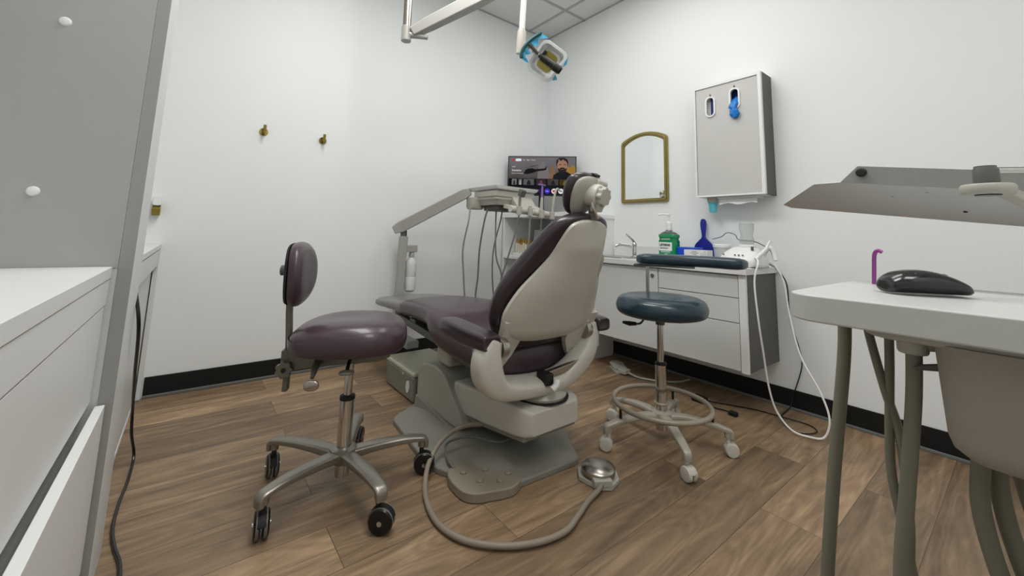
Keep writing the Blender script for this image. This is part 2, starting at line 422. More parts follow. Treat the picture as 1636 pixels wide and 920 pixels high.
ct = thing('vanity_counter', 'white laminate counter with small sink on the floating cabinet', 'countertop', (2.45, 1.48, 0.724))
part('counter_slab', g, LAMIN, ct, bevel=0.002)
part('sink_rim', Geo().prism(rrect(0.30, 0.34, 0.05), (2.44, 1.86, 0.757), (1, 0, 0), (0, 1, 0), 0.006), CHROME, ct, bevel=0.002)
part('sink_bowl', Geo().prism(rrect(0.25, 0.29, 0.045), (2.44, 1.86, 0.7635), (1, 0, 0), (0, 1, 0), 0.001), NICKEL, ct)
part('backsplash', Geo().box(XB - 0.016, XB - 0.001, 1.52, CY1, 0.757, 0.84), LAMIN, ct, bevel=0.001)

fx, fy = 2.47, 1.735
t = thing('faucet', 'small chrome sink faucet with lever on the vanity counter', 'faucet', (fx, fy, 0.763))
part('body', Geo().lathe([(0.024, 0), (0.024, 0.006), (0.015, 0.014), (0.014, 0.07), (0.017, 0.075), (0.017, 0.095), (0.010, 0.105), (0, 0.106)], (fx, fy, 0.763)), CHROME, t)
part('spout', Geo().tube(spline([(fx, fy, 0.825), (fx - 0.04, fy + 0.03, 0.845), (fx - 0.09, fy + 0.06, 0.850), (fx - 0.115, fy + 0.075, 0.838)], 5), 0.009, 12), CHROME, t)
part('lever', Geo().tube(spline([(fx, fy, 0.865), (fx - 0.01, fy + 0.015, 0.89), (fx - 0.03, fy + 0.05, 0.925)], 5), [0.009, 0.009, 0.008, 0.008, 0.007, 0.007, 0.006, 0.006, 0.006, 0.005, 0.005], 10), CHROME, t)

# mouthwash
GREENL = mat('green_mouthwash', (10, 138, 84), 0.15, coat=0.5, var=0.02)
LABG = mat('green_label', (6, 110, 66), 0.4)
LABW = mat('label_white', (232, 238, 234), 0.5)
mx_, my_ = 2.45, 1.455
t = thing('mouthwash_bottle', 'green mouthwash bottle with white pump on the counter', 'bottle', (mx_, my_, 0.757))
prof = interp([(0.757, 0.056, 0.036), (0.765, 0.060, 0.040), (0.88, 0.060, 0.040), (0.885, 0.060, 0.040), (0.888, 0.056, 0.037), (0.905, 0.056, 0.037), (0.908, 0.060, 0.040), (0.925, 0.060, 0.040), (0.930, 0.055, 0.036)], 2)
g = Geo(); g.rings([[(mx_ + sup(2 * PI * k / 32, 5)[1] * ry, my_ + sup(2 * PI * k / 32, 5)[0] * rx, z) for k in range(32)] for z, rx, ry in prof])
part('bottle', g, GREENL, t)
CLEAR = mat('clear_plastic', (225, 232, 230), 0.12, trans=0.85, ior=1.3)
g = Geo(); g.rings([[(mx_ + sup(2 * PI * k / 32, 3)[1] * ry, my_ + sup(2 * PI * k / 32, 3)[0] * rx, z) for k in range(32)] for z, rx, ry in interp([(0.930, 0.054, 0.035), (0.940, 0.045, 0.030), (0.950, 0.02, 0.02), (0.965, 0.016, 0.016)], 3)])
part('shoulder', g, CLEAR, t)
part('collar', Geo().lathe([(0.019, 0), (0.019, 0.02), (0.018, 0.045), (0.012, 0.05), (0.006, 0.055), (0.005, 0.095), (0, 0.096)], (mx_, my_, 0.958)), WHITE, t)
part('pump_head', Geo().lathe([(0.010, 0), (0.012, 0.01), (0.009, 0.016), (0, 0.016)], (mx_, my_, 1.048)).tube([(mx_, my_, 1.056), (mx_ - 0.02, my_ + 0.03, 1.060), (mx_ - 0.035, my_ + 0.055, 1.056)], 0.006, 10), WHITE, t)
lx0 = mx_ - 0.0405
part('front_label', Geo().box(lx0 - 0.0005, lx0 + 0.002, my_ - 0.042, my_ + 0.048, 0.823, 0.877), LABW, t)
part('neck_band', Geo().box(lx0 + 0.0015, lx0 + 0.004, my_ - 0.040, my_ + 0.045, 0.890, 0.904), LABG, t)
INKT = mat('ink_dark', (20, 32, 44), 0.5)
text('brand_text', 'LISTERINE', 0.020, (lx0 - 0.001, my_ + 0.044, 0.853), (0, -1, 0), (0, 0, 1), INKT, t, bold=0.0006, squeeze=0.83)
text('small_text', 'FRESHBURST', 0.0125, (lx0 - 0.001, my_ + 0.042, 0.835), (0, -1, 0), (0, 0, 1), INKT, t, squeeze=0.85)
part('emblem', Geo().box(lx0 - 0.0005, lx0 + 0.001, my_ - 0.012, my_ + 0.010, 0.783, 0.804), LABW, t)
g = Geo()
for zz in (0.812, 0.817): g.box(lx0 - 0.0005, lx0 + 0.001, my_ - 0.03, my_ + 0.035, zz, zz + 0.002)
part('fine_print', g, LABW, t)
g = Geo()
for zz in (0.894, 0.899): g.box(lx0 + 0.001, lx0 + 0.0016, my_ - 0.03, my_ + 0.035, zz, zz + 0.002)
part('fine_print', g, LABW, t)

# blue brush (counter brush with handle up)
BLUE = mat('royal_blue_plastic', (24, 38, 142), 0.35, var=0.03)
BLUEB = mat('blue_card', (18, 74, 200), 0.4, var=0.03)
bx, by = 2.60, 1.315
prof = [(-0.048, 0.757), (-0.062, 0.80), (-0.064, 0.835), (-0.055, 0.868), (-0.030, 0.895), (-0.013, 0.912), (-0.010, 0.935), (-0.016, 0.975), (-0.018, 1.005), (-0.012, 1.030), (0, 1.036)]
poly = [(a, b) for a, b in prof] + [(-a, b) for a, b in prof[::-1][1:]]
poly = [(p.x, p.y) for p in spline([(a, b, 0) for a, b in poly], 4)]
v, f = holed_plate(poly[::-1], [[(0.004 * math.cos(a), 1.016 + 0.009 * math.sin(a)) for a in np.linspace(0, 2 * PI, 13)[:-1]]], 0.014)
single('dustpan_scraper', 'royal blue hand scraper standing upright against the wall behind the blue box', 'scraper', Geo().add(oriented(v, (bx + 0.028, by, 0), (0, -1, 0), (0, 0, 1)), f), BLUE, (bx + 0.028, by, 0.757), bevel=0.002)
t = thing('wipes_box', 'bright blue cardboard box behind the teal armrest on the counter', 'box', (2.47, 1.34, 0.757))
part('carton', Geo().box(2.44, 2.52, 1.27, 1.405, 0.757, 0.849), BLUEB, t, bevel=0.001)
part('lid_edge', Geo().box(2.438, 2.522, 1.268, 1.407, 0.842, 0.851), mat('blue_card_light', (40, 96, 215), 0.4), t, bevel=0.001)
t = thing('white_carton', 'low white printed carton in front of the blue box on the counter', 'box', (2.40, 1.23, 0.757))
part('carton', Geo().box(2.36, 2.43, 1.165, 1.305, 0.757, 0.838), LAMIN, t, bevel=0.001)
g = Geo()
for k, (a, b) in enumerate(((1.255, 1.225), (1.262, 1.215), (1.25, 1.225), (1.185, 1.172), (1.192, 1.172))): g.box(2.3594, 2.361, b, a, 0.827 - 0.009 * (k % 3), 0.830 - 0.009 * (k % 3))
part('print', g, mat('ink_grey', (120, 124, 128), 0.6), t)
part('label_panel', Geo().box(2.3592, 2.3606, 1.168, 1.205, 0.785, 0.822), mat('carton_grey', (196, 196, 196), 0.6), t)
t = thing('plastic_tub', 'small white plastic tub with lid between carton and white device', 'tub', (2.53, 1.155, 0.757))
part('tub', Geo().lathe([(0.040, 0), (0.048, 0.10), (0.0, 0.10)], (2.55, 1.165, 0.757)), mat('frosted_grey', (196, 200, 200), 0.4), t)
part('lid', Geo().lathe([(0.051, 0.1), (0.052, 0.115), (0.046, 0.12), (0, 0.12)], (2.55, 1.165, 0.757)), WHITE, t)

# ultrasonic scaler unit
cx, cy = 2.44, 1.00
t = thing('scaler_unit', 'white ultrasonic scaler unit with clear bottle at right end of the counter', 'dental device', (cx, cy, 0.757))
g = Geo()
rows = interp([(0.759, 0.100, 0.105, 0), (0.772, 0.106, 0.112, 0), (0.80, 0.104, 0.108, 0), (0.83, 0.085, 0.092, 0.012), (0.85, 0.062, 0.072, 0.02), (0.862, 0.045, 0.055, 0.025), (0.865, 0.03, 0.04, 0.025)], 3)
g.rings([[(cx + sh + sup(2 * PI * k / 32, 3.2)[0] * rx, cy + sup(2 * PI * k / 32, 3.2)[1] * ry, z) for k in range(32)] for z, rx, ry, sh in rows])
part('housing', g, WHITE, t)
part('base_pad', Geo().box(cx - 0.09, cx + 0.09, cy - 0.095, cy + 0.095, 0.757, 0.761), BLACK, t)
for yy in (1.065, 1.005, 0.985, 0.965):
    part('button', Geo().ell((cx - 0.093, yy, 0.822), 0.004, 0.0055, 0.004, 12, 8), DARKG, t)
part('bottle_seat', Geo().lathe([(0.044, 0), (0.044, 0.012), (0.036, 0.022), (0.0, 0.022)], (cx + 0.03, cy - 0.01, 0.858)), LAMIN, t)
FROST = mat('clear_bottle', (225, 230, 228), 0.2, trans=0.7, ior=1.2)
part('water_bottle', Geo().lathe([(0.030, 0), (0.036, 0.01), (0.036, 0.03), (0.030, 0.05), (0.037, 0.085), (0.037, 0.118), (0.032, 0.122), (0.0, 0.122)], (cx + 0.03, cy - 0.01, 0.880)), FROST, t)
part('knob', Geo().cyl((cx - 0.03, cy - 0.06, 0.848), (cx - 0.03, cy - 0.06, 0.870), 0.007), DARKG, t)
hr = thing('scaler_handpiece', 'white scaler handpiece resting in its holder at the counter end', 'dental handpiece', (2.40, 0.89, 0.80))
part('holder', Geo().tube(spline([(2.47, 0.925, 0.80), (2.46, 0.895, 0.84), (2.45, 0.872, 0.865), (2.45, 0.855, 0.855), (2.44, 0.84, 0.80)], 5), 0.010, 10), WHITE, hr)
part('handpiece', Geo().tube([(2.36, 0.905, 0.805), (2.40, 0.868, 0.86), (2.42, 0.855, 0.905)], [0.011, 0.0095, 0.004], 12).tube([(2.42, 0.855, 0.905), (2.43, 0.843, 0.90)], 0.003, 8), WHITE, hr)
pts = [(2.36, 0.905, 0.81), (2.262, 0.858, 0.79), (2.235, 0.868, 0.70), (2.232, 0.858, 0.53), (2.255, 0.85, 0.36), (2.28, 0.842, 0.20), (2.30, 0.82, 0.09), (2.31, 0.765, 0.022), (2.33, 0.70, 0.010), (2.36, 0.65, 0.02), (2.38, 0.632, 0.10),
       (2.41, 0.67, 0.20), (2.45, 0.755, 0.34), (2.50, 0.81, 0.53), (2.52, 0.835, 0.69), (2.52, 0.88, 0.775), (2.50, 0.93, 0.785)]
part('cable', Geo().tube(spline(pts, 8), 0.0044, 10), WHITE, hr, label='white looped cable hanging to the floor')
pts = [(2.54, 0.96, 0.79), (2.60, 0.92, 0.768), (2.645, 0.895, 0.73), (2.65, 0.862, 0.66), (2.65, 0.855, 0.48), (2.65, 0.82, 0.33), (2.65, 0.812, 0.24), (2.645, 0.85, 0.10), (2.62, 0.868, 0.02), (2.50, 0.868, 0.006), (2.41, 0.83, 0.006), (2.345, 0.77, 0.006), (2.37, 0.72, 0.006), (2.44, 0.70, 0.006), (2.49, 0.75, 0.006), (2.48, 0.86, 0.006), (2.46, 0.98, 0.006), (2.40, 1.10, 0.006), (2.35, 1.20, 0.006)]
single('adapter_cord', 'thin black cord from the scaler unit down the wall to the floor', 'cord', Geo().tube(spline(pts, 8), 0.0028, 8), BLACK, (2.6, 0.86, 0))
pts = [(2.50, 1.20, 0.905), (2.51, 1.15, 0.92), (2.50, 1.11, 0.945), (2.51, 1.07, 0.935), (2.50, 1.045, 0.905), (2.52, 0.98, 0.90), (2.52, 0.93, 0.88), (2.50, 0.885, 0.852), (2.50, 0.87, 0.80)]
single('thin_cable', 'thin black cable arching over behind the white scaler unit', 'cord', Geo().tube(spline(pts, 6), 0.0022, 8), BLACK, (2.5, 1.05, 0.757))
g = Geo().box(2.30, 2.36, 1.18, 1.25, 0.0, 0.028)
t = thing('power_adapter', 'black power adapter lying on the floor under the floating cabinet', 'adapter', (2.33, 1.21, 0))
part('brick', g, BLACKM, t, bevel=0.006)
part('plug', Geo().box(2.28, 2.31, 1.0, 1.04, 0, 0.02), BLACKM, t, bevel=0.004)
part('lead', Geo().tube(spline([(2.33, 1.18, 0.01), (2.30, 1.12, 0.006), (2.31, 1.07, 0.006), (2.295, 1.03, 0.01)], 6), 0.003, 8), BLACK, t)

# open shelf unit
SHW = mat('shelf_white', (238, 240, 240), 0.45, var=0.01)
SX = 2.15
t = thing('shelf_unit', 'white open shelf unit in the corner below the television', 'shelf', (2.4, 2.46, 0))
part('side_board', Geo().box(SX, XB - 0.001, 2.845, 2.865, 0, 1.045), SHW, t, bevel=0.0008)
part('side_board', Geo().box(SX, XB - 0.001, 2.060, 2.080, 0, 1.045), SHW, t, bevel=0.0008)
part('top_board', Geo().box(SX - 0.008, XB - 0.001, 2.052, 2.873, 1.045, 1.075), SHW, t, bevel=0.001)
part('shelf_board', Geo().box(SX, XB - 0.012, 2.080, 2.845, 0.695, 0.717), SHW, t, bevel=0.001)
part('shelf_board', Geo().box(SX, XB - 0.012, 2.080, 2.845, 0.33, 0.352), SHW, t, bevel=0.001)
part('back_board', Geo().box(XB - 0.012, XB - 0.002, 2.080, 2.845, 0.05, 1.045), SHW, t)
# things on the shelf
t = thing('sample_box', 'white tray of small gold topped sample tubes on the shelf', 'sample tray', (2.29, 2.72, 0.717))
part('tray', Geo().box(2.24, 2.34, 2.63, 2.83, 0.717, 0.742), WHITE, t, bevel=0.001)
GOLD = mat('gold_cap', (176, 142, 62), 0.3, metal=0.6)
CREAM = mat('cream_tube', (222, 216, 196), 0.4)
for r_ in range(2):
    for k in range(6):
        x_, y_ = 2.265 + r_ * 0.045, 2.65 + k * 0.031
        hh = 0.10 + 0.012 * ((k * 7 + r_ * 3) % 3)
        s_ = thing('sample_tube', 'small gold capped sample tube, ' + ('first', 'second', 'third', 'fourth', 'fifth', 'sixth')[5 - k] + ' from left in ' + ('front', 'rear')[r_] + ' row of shelf tray', 'tube', (x_, y_, 0.742), 'sample tubes in the shelf tray')
        part('tube', Geo().lathe([(0.0, 0), (0.0125, 0.0), (0.0125, hh * 0.70), (0, hh * 0.70)], (x_, y_, 0.742), n=14), CREAM, s_)
        part('cap', Geo().lathe([(0.0, 0), (0.009, 0.0), (0.0075, hh * 0.30), (0, hh * 0.30)], (x_, y_, 0.742 + hh * 0.70), n=14), GOLD, s_)
t = thing('paper_notice', 'white printed notice with black header standing at the back of the shelf', 'notice', (2.44, 2.50, 0.717))
e2 = Vector((0.12, 0, 1)).normalized()
part('sheet', Geo().prism([(-0.16, 0), (0.30, 0), (0.30, 0.23), (-0.16, 0.23)], (2.42, 2.62, 0.718), (0, -1, 0), e2, 0.003), LAMIN, t)
part('header', Geo().prism([(-0.15, 0.195), (0.29, 0.195), (0.29, 0.212), (-0.15, 0.212)], (2.419, 2.62, 0.718), (0, -1, 0), e2, 0.0), INKT, t)
g = Geo()
for k in range(6): g.prism([(-0.14, 0.165 - 0.022 * k), (0.02 + 0.01 * (k % 3), 0.165 - 0.022 * k), (0.02 + 0.01 * (k % 3), 0.171 - 0.022 * k), (-0.14, 0.171 - 0.022 * k)], (2.419, 2.62, 0.718), (0, -1, 0), e2, 0.0)
part('print_lines', g, MATS['ink_grey'], t)
single('pink_flyer', 'pale pink sheet leaning on the shelf beside the white notice', 'flyer', Geo().prism([(0, 0), (0.2, 0), (0.2, 0.14), (0, 0.14)], (2.36, 2.43, 0.718), (0, -1, 0), (0.25, 0, 1), 0.002), mat('pink_paper', (222, 200, 200), 0.7), (2.36, 2.35, 0.717))
single('display_cable', 'black cable hanging from the shelf top inside the unit', 'cord', Geo().tube(spline([(2.50, 2.36, 1.044), (2.45, 2.28, 1.00), (2.42, 2.2, 0.93), (2.42, 2.12, 0.88)], 6), 0.003, 8), BLACK, (2.45, 2.3, 0.9))

# television in the corner
e1 = Vector((math.cos(math.radians(45)), -math.sin(math.radians(45)), 0)); ez = Vector((0, 0, 1)); nn = e1.cross(ez)   # towards viewer
if nn.y > 0: nn = -nn
A0 = Vector((1.966, 2.582, 1.535))
TW, TH = 0.552, 0.322
cxt = A0 + e1 * TW / 2 - ez * TH / 2
t = thing('television', 'small black flat television in the corner showing a film title page', 'television', tuple(cxt))
part('housing', Geo().obox(cxt - nn * 0.02, e1, ez, nn, TW / 2, TH / 2, 0.018), BLACK, t, bevel=0.002)
part('stand', Geo().obox(cxt - nn * 0.035 - ez * 0.20, e1, ez, nn, 0.022, 0.085, 0.008).obox(cxt - nn * 0.03 - ez * 0.2965, e1, ez, nn, 0.11, 0.005, 0.065), BLACKM, t)
def em(name, c, s=1.0):
    if name in MATS: return MATS[name]
    m = bpy.data.materials.new(name); m.use_nodes = True; nt = m.node_tree; b = nt.nodes['Principled BSDF']
    cc = [(x / 12.92 if x <= 0.04045 else ((x + 0.055) / 1.055) ** 2.4) for x in [v / 255 for v in c]]
    b.inputs['Base Color'].default_value = (0.004, 0.004, 0.004, 1); b.inputs['Roughness'].default_value = 0.25; b.inputs['Specular IOR Level'].default_value = 0.12
    b.inputs['Emission Color'].default_value = cc + [1]; b.inputs['Emission Strength'].default_value = s
    MATS[name] = m; return m
def T2(x, y): return A0 + e1 * x - ez * y      # screen coordinates, metres from the upper left
lay = [0]
def flat(name, poly, m, parent, lv=None):
    lay[0] += 0.00012
    return part(name, Geo().prism([(x, -y) for x, y in poly], A0 - nn * (-0.0004 - lay[0]), e1, ez, 0.0), m, parent)
def scr_mat():
    m = bpy.data.materials.new('screen_image'); m.use_nodes = True; nt = m.node_tree; N = nt.nodes.new; L = nt.links.new; b = nt.nodes['Principled BSDF']
    tc = N('ShaderNodeTexCoord'); sp = N('ShaderNodeSeparateXYZ'); L(tc.outputs['Object'], sp.inputs[0])
    mr = N('ShaderNodeMapRange'); mr.inputs['From Min'].default_value = -0.05; mr.inputs['From Max'].default_value = 0.16
    nz = N('ShaderNodeTexNoise'); nz.inputs['Scale'].default_value = 9; L(tc.outputs['Object'], nz.inputs[0])
    ad = N('ShaderNodeMath'); ad.operation = 'MULTIPLY_ADD'; ad.inputs[1].default_value = 0.12; L(nz.outputs['Fac'], ad.inputs[0]); L(sp.outputs['Z'], ad.inputs[2])
    L(ad.outputs[0], mr.inputs['Value'])
    cr = N('ShaderNodeValToRGB'); e = cr.color_ramp.elements
    e[0].position = 0; e[0].color = (0.012, 0.012, 0.014, 1); e[1].position = 1; e[1].color = (0.13, 0.12, 0.13, 1)
    k = e.new(0.45); k.color = (0.06, 0.05, 0.046, 1)
    L(mr.outputs[0], cr.inputs[0]); L(cr.outputs[0], b.inputs['Emission Color']); b.inputs['Emission Strength'].default_value = 1
    b.inputs['Base Color'].default_value = (0.004, 0.004, 0.004, 1); b.inputs['Roughness'].default_value = 0.25; b.inputs['Specular IOR Level'].default_value = 0.12
    return m
m_ = 0.008
scr = part('screen', Geo().obox(cxt - nn * 0.0012, e1, ez, nn, TW / 2 - m_, TH / 2 - m_, 0.001), scr_mat(), t)
dk = em('screen_black', (14, 15, 18)); mid = em('screen_grey', (110, 104, 104)); ligh = em('screen_white', (235, 235, 238)); ochre = em('screen_ochre', (146, 112, 52))
rock = em('screen_rock', (120, 92, 70)); skin = em('screen_skin', (150, 112, 92)); hair = em('screen_hair', (38, 30, 27)); coat = em('screen_coat', (16, 18, 22))
flat('rock_shape', [(0.24, 0.185), (0.25, 0.09), (0.27, 0.06), (0.285, 0.035), (0.30, 0.05), (0.305, 0.09), (0.33, 0.10), (0.34, 0.185)], mid, scr)
flat('rock_shape', [(0.33, 0.185), (0.345, 0.10), (0.36, 0.065), (0.375, 0.09), (0.40, 0.185)], rock, scr)
flat('rock_shape', [(0.46, 0.185), (0.48, 0.08), (0.50, 0.095), (0.52, 0.07), (0.545, 0.09), (0.545, 0.185)], ochre, scr)
flat('tail_rotor', [(0.13, 0.145), (0.145, 0.115), (0.16, 0.105), (0.20, 0.10), (0.22, 0.108), (0.30, 0.102), (0.308, 0.085), (0.314, 0.086), (0.312, 0.112), (0.30, 0.116), (0.24, 0.125), (0.20, 0.14), (0.16, 0.15)], dk, scr)
flat('rotor_blade', [(0.15, 0.098), (0.20, 0.083), (0.245, 0.072), (0.246, 0.075), (0.20, 0.088)], dk, scr)
flat('lower_band', [(0.01, 0.185), (0.543, 0.185), (0.543, 0.312), (0.01, 0.312)], em('screen_navy', (16, 18, 22)), scr)
mp_ = flat('portrait_coat', [(0.365, 0.185), (0.37, 0.155), (0.40, 0.135), (0.42, 0.125), (0.47, 0.125), (0.50, 0.14), (0.525, 0.16), (0.53, 0.185)], coat, scr)
flat('portrait_hair', [(0.396, 0.085), (0.390, 0.055), (0.394, 0.030), (0.415, 0.014), (0.455, 0.012), (0.480, 0.026), (0.488, 0.055), (0.480, 0.085)], hair, scr)
flat('portrait_face', [(0.399, 0.062), (0.410, 0.040), (0.440, 0.034), (0.468, 0.040), (0.480, 0.062), (0.478, 0.10), (0.462, 0.122), (0.44, 0.130), (0.416, 0.122), (0.401, 0.10)], skin, scr)
flat('portrait_beard', [(0.402, 0.095), (0.418, 0.104), (0.425, 0.094), (0.44, 0.092), (0.456, 0.094), (0.463, 0.104), (0.478, 0.095), (0.468, 0.126), (0.44, 0.140), (0.412, 0.126)], hair, scr)
flat('portrait_eyes', [(0.411, 0.067), (0.432, 0.065), (0.432, 0.070), (0.411, 0.072)], hair, scr); flat('portrait_eyes', [(0.449, 0.065), (0.470, 0.067), (0.470, 0.072), (0.449, 0.070)], hair, scr); flat('portrait_mouth', [(0.428, 0.105), (0.452, 0.105), (0.448, 0.110), (0.432, 0.110)], em('screen_lip', (120, 80, 70)), scr)
circ = lambda cx_, cy_, r_, n=18: [(cx_ + r_ * math.cos(2 * PI * k / n), cy_ + r_ * math.sin(2 * PI * k / n)) for k in range(n)]
flat('menu_dot', circ(0.045, 0.033, 0.010), em('screen_red', (190, 40, 50)), scr)
flat('menu_pill', rrect(0.048, 0.020, 0.0095, 5, 0.085, 0.033), ligh, scr)
for cx_ in (0.413, 0.447): flat('status_dot', circ(cx_, 0.034, 0.008), mid, scr)
for k, c in enumerate([(190, 190, 196), (170, 170, 172), (150, 154, 158), (96, 60, 70), (112, 108, 100), (104, 92, 40)]):
    x0_, w_ = [(0.035, 0.04), (0.09, 0.028), (0.13, 0.085), (0.235, 0.075), (0.325, 0.085), (0.42, 0.085)][k]
    flat('poster_tile', rrect(w_, 0.048, 0.004, 3, x0_ + w_ / 2, 0.213), em('tile_%d' % k, tuple(int(v * 0.55) for v in c)), scr)
    flat('poster_figure', [(x0_ + w_ * .3, 0.235), (x0_ + w_ * .36, 0.212), (x0_ + w_ * .45, 0.198), (x0_ + w_ * .58, 0.2), (x0_ + w_ * .66, 0.214), (x0_ + w_ * .74, 0.235)], em('fig_%d' % k, c if k % 2 else (30, 30, 32)), scr)
for k, c in enumerate([(10, 40, 48), (40, 22, 70), (60, 40, 190), (222, 214, 216), (216, 216, 220)]):
    flat('app_icon', circ(0.215 + 0.054 * k, 0.285, 0.021, 22), em('icon_%d' % k, c), scr)
flat('app_icon_mark', rrect(0.024, 0.016, 0.004, 3, 0.377, 0.285), em('screen_red2', (200, 20, 60)), scr)
flat('app_icon_mark', rrect(0.024, 0.008, 0.002, 3, 0.431, 0.285), em('screen_grey2', (90, 90, 100)), scr)
tp = lambda x, y: tuple(T2(x, y) + nn * 0.006)
text('title_text', 'Kandahar', 0.021, tp(0.033, 0.126), e1, ez, ligh, scr, th=0.0)
text('small_text', 'MOVIE', 0.010, tp(0.033, 0.094), e1, ez, ligh, scr, th=0.0)
text('small_text', 'Recommended for you', 0.010, tp(0.033, 0.146), e1, ez, ligh, scr, th=0.0)
for s_, x_ in (('Live', 0.122), ('Apps', 0.153), ('Library', 0.188)): text('menu_text', s_, 0.012, tp(x_, 0.037), e1, ez, ligh, scr, th=0.0)
text('menu_text', 'For you', 0.011, tp(0.068, 0.037), e1, ez, dk, scr, th=0.0)
text('app_text', 'hulu', 0.014, tp(0.203, 0.289), e1, ez, ligh, scr, th=0.0)
text('app_text', 'max', 0.014, tp(0.31, 0.289), e1, ez, ligh, scr, th=0.0)

t.scale = (1.0848, 1.0848, 1.0848)
t.location = Vector((0, 0, 0.89)) + (cxt - Vector((0, 0, 0.89))) * 1.0848
# mirror
my0, my1 = 1.572, 1.976
def arch(inset):
    a = [(my1 - inset, 1.166 + inset), (my1 - inset, 1.652 - inset)]
    n = 12; ya, yb = my1 - inset, my0 + inset
    for k in range(1, n): 
        s_ = k / n; a.append((ya + (yb - ya) * s_, 1.652 - inset + 0.056 * (1 - (2 * s_ - 1) ** 2)))
    a += [(my0 + inset, 1.652 - inset), (my0 + inset, 1.166 + inset)]
    return a
t = thing('wall_mirror', 'gold framed mirror with arched top on the right wall', 'mirror', (XB, 1.77, 1.166))
def rcorn(poly, r=0.02):
    out = []; n = len(poly)
    for i in range(n):
        a, b, c = Vector(poly[i - 1]), Vector(poly[i]), Vector(poly[(i + 1) % n])
        if (a - b).normalized().dot((c - b).normalized()) > -0.8:
            p, q = b + (a - b).normalized() * r, b + (c - b).normalized() * r
            for k in range(5):
                s_ = k / 4; out.append(tuple(p * (1 - s_) ** 2 + b * 2 * s_ * (1 - s_) + q * s_ ** 2))
        else: out.append(tuple(b))
    return out
def frame_loop(i0, i1, x0, x1):
    a, b = rcorn(arch(i0)), rcorn(arch(i1), 0.012); n = len(a)
    v = [(x0, p[0], p[1]) for p in a] + [(x1, p[0], p[1]) for p in a] + [(x1, p[0], p[1]) for p in b] + [(x0, p[0], p[1]) for p in b]
    f = []
    for r_ in range(4):
        for i in range(n):
            j = (i + 1) % n; s_ = ((r_ + 1) % 4) * n
            f.append((r_ * n + i, r_ * n + j, s_ + j, s_ + i))
    return v, f
v, f = frame_loop(0.0, 0.030, XB, XB - 0.018)
v2, f2 = frame_loop(0.010, 0.021, XB - 0.015, XB - 0.026)
part('frame', Geo().add(v, f).add(v2, f2), GOLDF, t, bevel=0.003)
part('mirror_glass', Geo().prism([(a, b) for a, b in rcorn(arch(0.024), 0.01)], (XB - 0.010, 0, 0), (0, 1, 0), (0, 0, 1), 0.003), mat('mirror', (238, 242, 242), 0.03, metal=1.0, var=0.0), t)
part('round_clip', Geo().lathe([(0.012, 0), (0.012, 0.006), (0.009, 0.009), (0.005, 0.008), (0, 0.008)], (XB - 0.013, 1.624, 1.208), (-1, 0, 0), 20), CHROME, t)

# dispenser cabinet
t = thing('glove_dispenser', 'tall white and grey wall dispenser cabinet with two oval glove openings', 'dispenser', (2.58, 1.09, 1.15))
DX = 2.50; Z0, Z1 = 1.166, 1.889; A, B = 0.893, 1.293
part('side_panel', Geo().box(DX + 0.022, XB, A, A + 0.016, Z0 + 0.002, Z1), SLATE, t, label='dark slate side panel')
part('side_panel', Geo().box(DX + 0.022, XB, B - 0.016, B, Z0 + 0.002, Z1), SLATE, t)
part('case', Geo().box(DX + 0.030, XB, A + 0.016, B - 0.016, Z1 - 0.018, Z1).box(XB - 0.012, XB, A + 0.016, B - 0.016, Z0, Z1 - 0.018).box(DX + 0.030, XB - 0.012, A + 0.016, B - 0.016, Z0, Z0 + 0.02), LAMIN, t)
v, f = holed_plate([(A, Z0), (B, Z0), (B, Z1), (A, Z1)], [[(A + 0.018, Z0 + 0.012), (B - 0.010, Z0 + 0.012), (B - 0.010, Z1 - 0.020), (A + 0.018, Z1 - 0.020)][::-1]], 0.022)
part('front_frame', Geo().add([(DX + 0.011 + c, a, b) for a, b, c in v], f), WHITE, t, bevel=0.001)
ov = []
for yy, zz in ((1.187, 1.738), (1.040, 1.757)): ov.append((yy, zz))
holes = [[(yy + a, zz + b) for a, b in rrect(0.046, 0.118, 0.0229, 8)][::-1] for yy, zz in ov]
v, f = holed_plate([(A + 0.021, Z0 + 0.014), (B - 0.013, Z0 + 0.014), (B - 0.013, Z1 - 0.023), (A + 0.021, Z1 - 0.023)], holes, 0.012)
dd = part('door', Geo().add([(DX + 0.012 + c, a, b) for a, b, c in v], f), DISPG, t, label='flat grey door')
for yy, zz in ov:
    v, f = holed_plate([(yy + a, zz + b) for a, b in rrect(0.062, 0.134, 0.0309, 8)], [[(yy + a, zz + b) for a, b in rrect(0.044, 0.116, 0.0219, 8)][::-1]], 0.010)
    part('oval_trim', Geo().add([(DX + 0.003 + c, a, b) for a, b, c in v], f), WHITE, dd, bevel=0.002)
    part('hook_slot', Geo().box(DX + 0.004, DX + 0.007, yy - 0.006, yy + 0.006, zz + 0.073, zz + 0.078).box(DX + 0.003, DX + 0.007, yy - 0.0015, yy + 0.0015, zz + 0.070, zz + 0.086), DARKG, dd)
part('paper_towel_slot', Geo().box(DX + 0.03, XB - 0.03, A + 0.06, A + 0.28, Z0 - 0.012, Z0 + 0.001), LAMIN, t)
part('cup_ring', Geo().lathe([(0.030, 0), (0.032, 0.02), (0.032, 0.035), (0.0, 0.035)], (DX + 0.07, 1.222, Z0 - 0.030)), GREYP, t)
tw = []
for k in range(9):
    y_ = A + 0.062 + 0.215 * k / 8; tw.append((y_, Z0 - 0.045 + 0.006 * math.sin(k * 1.3)))
g = Geo(); nn_ = len(tw)
vv = [(DX + 0.05, y_, Z0 - 0.004) for y_, z_ in tw] + [(DX + 0.040 + 0.003 * math.sin(i), y_, z_) for i, (y_, z_) in enumerate(tw)]
vv += [(x_ + 0.002, y_, z_) for x_, y_, z_ in vv]
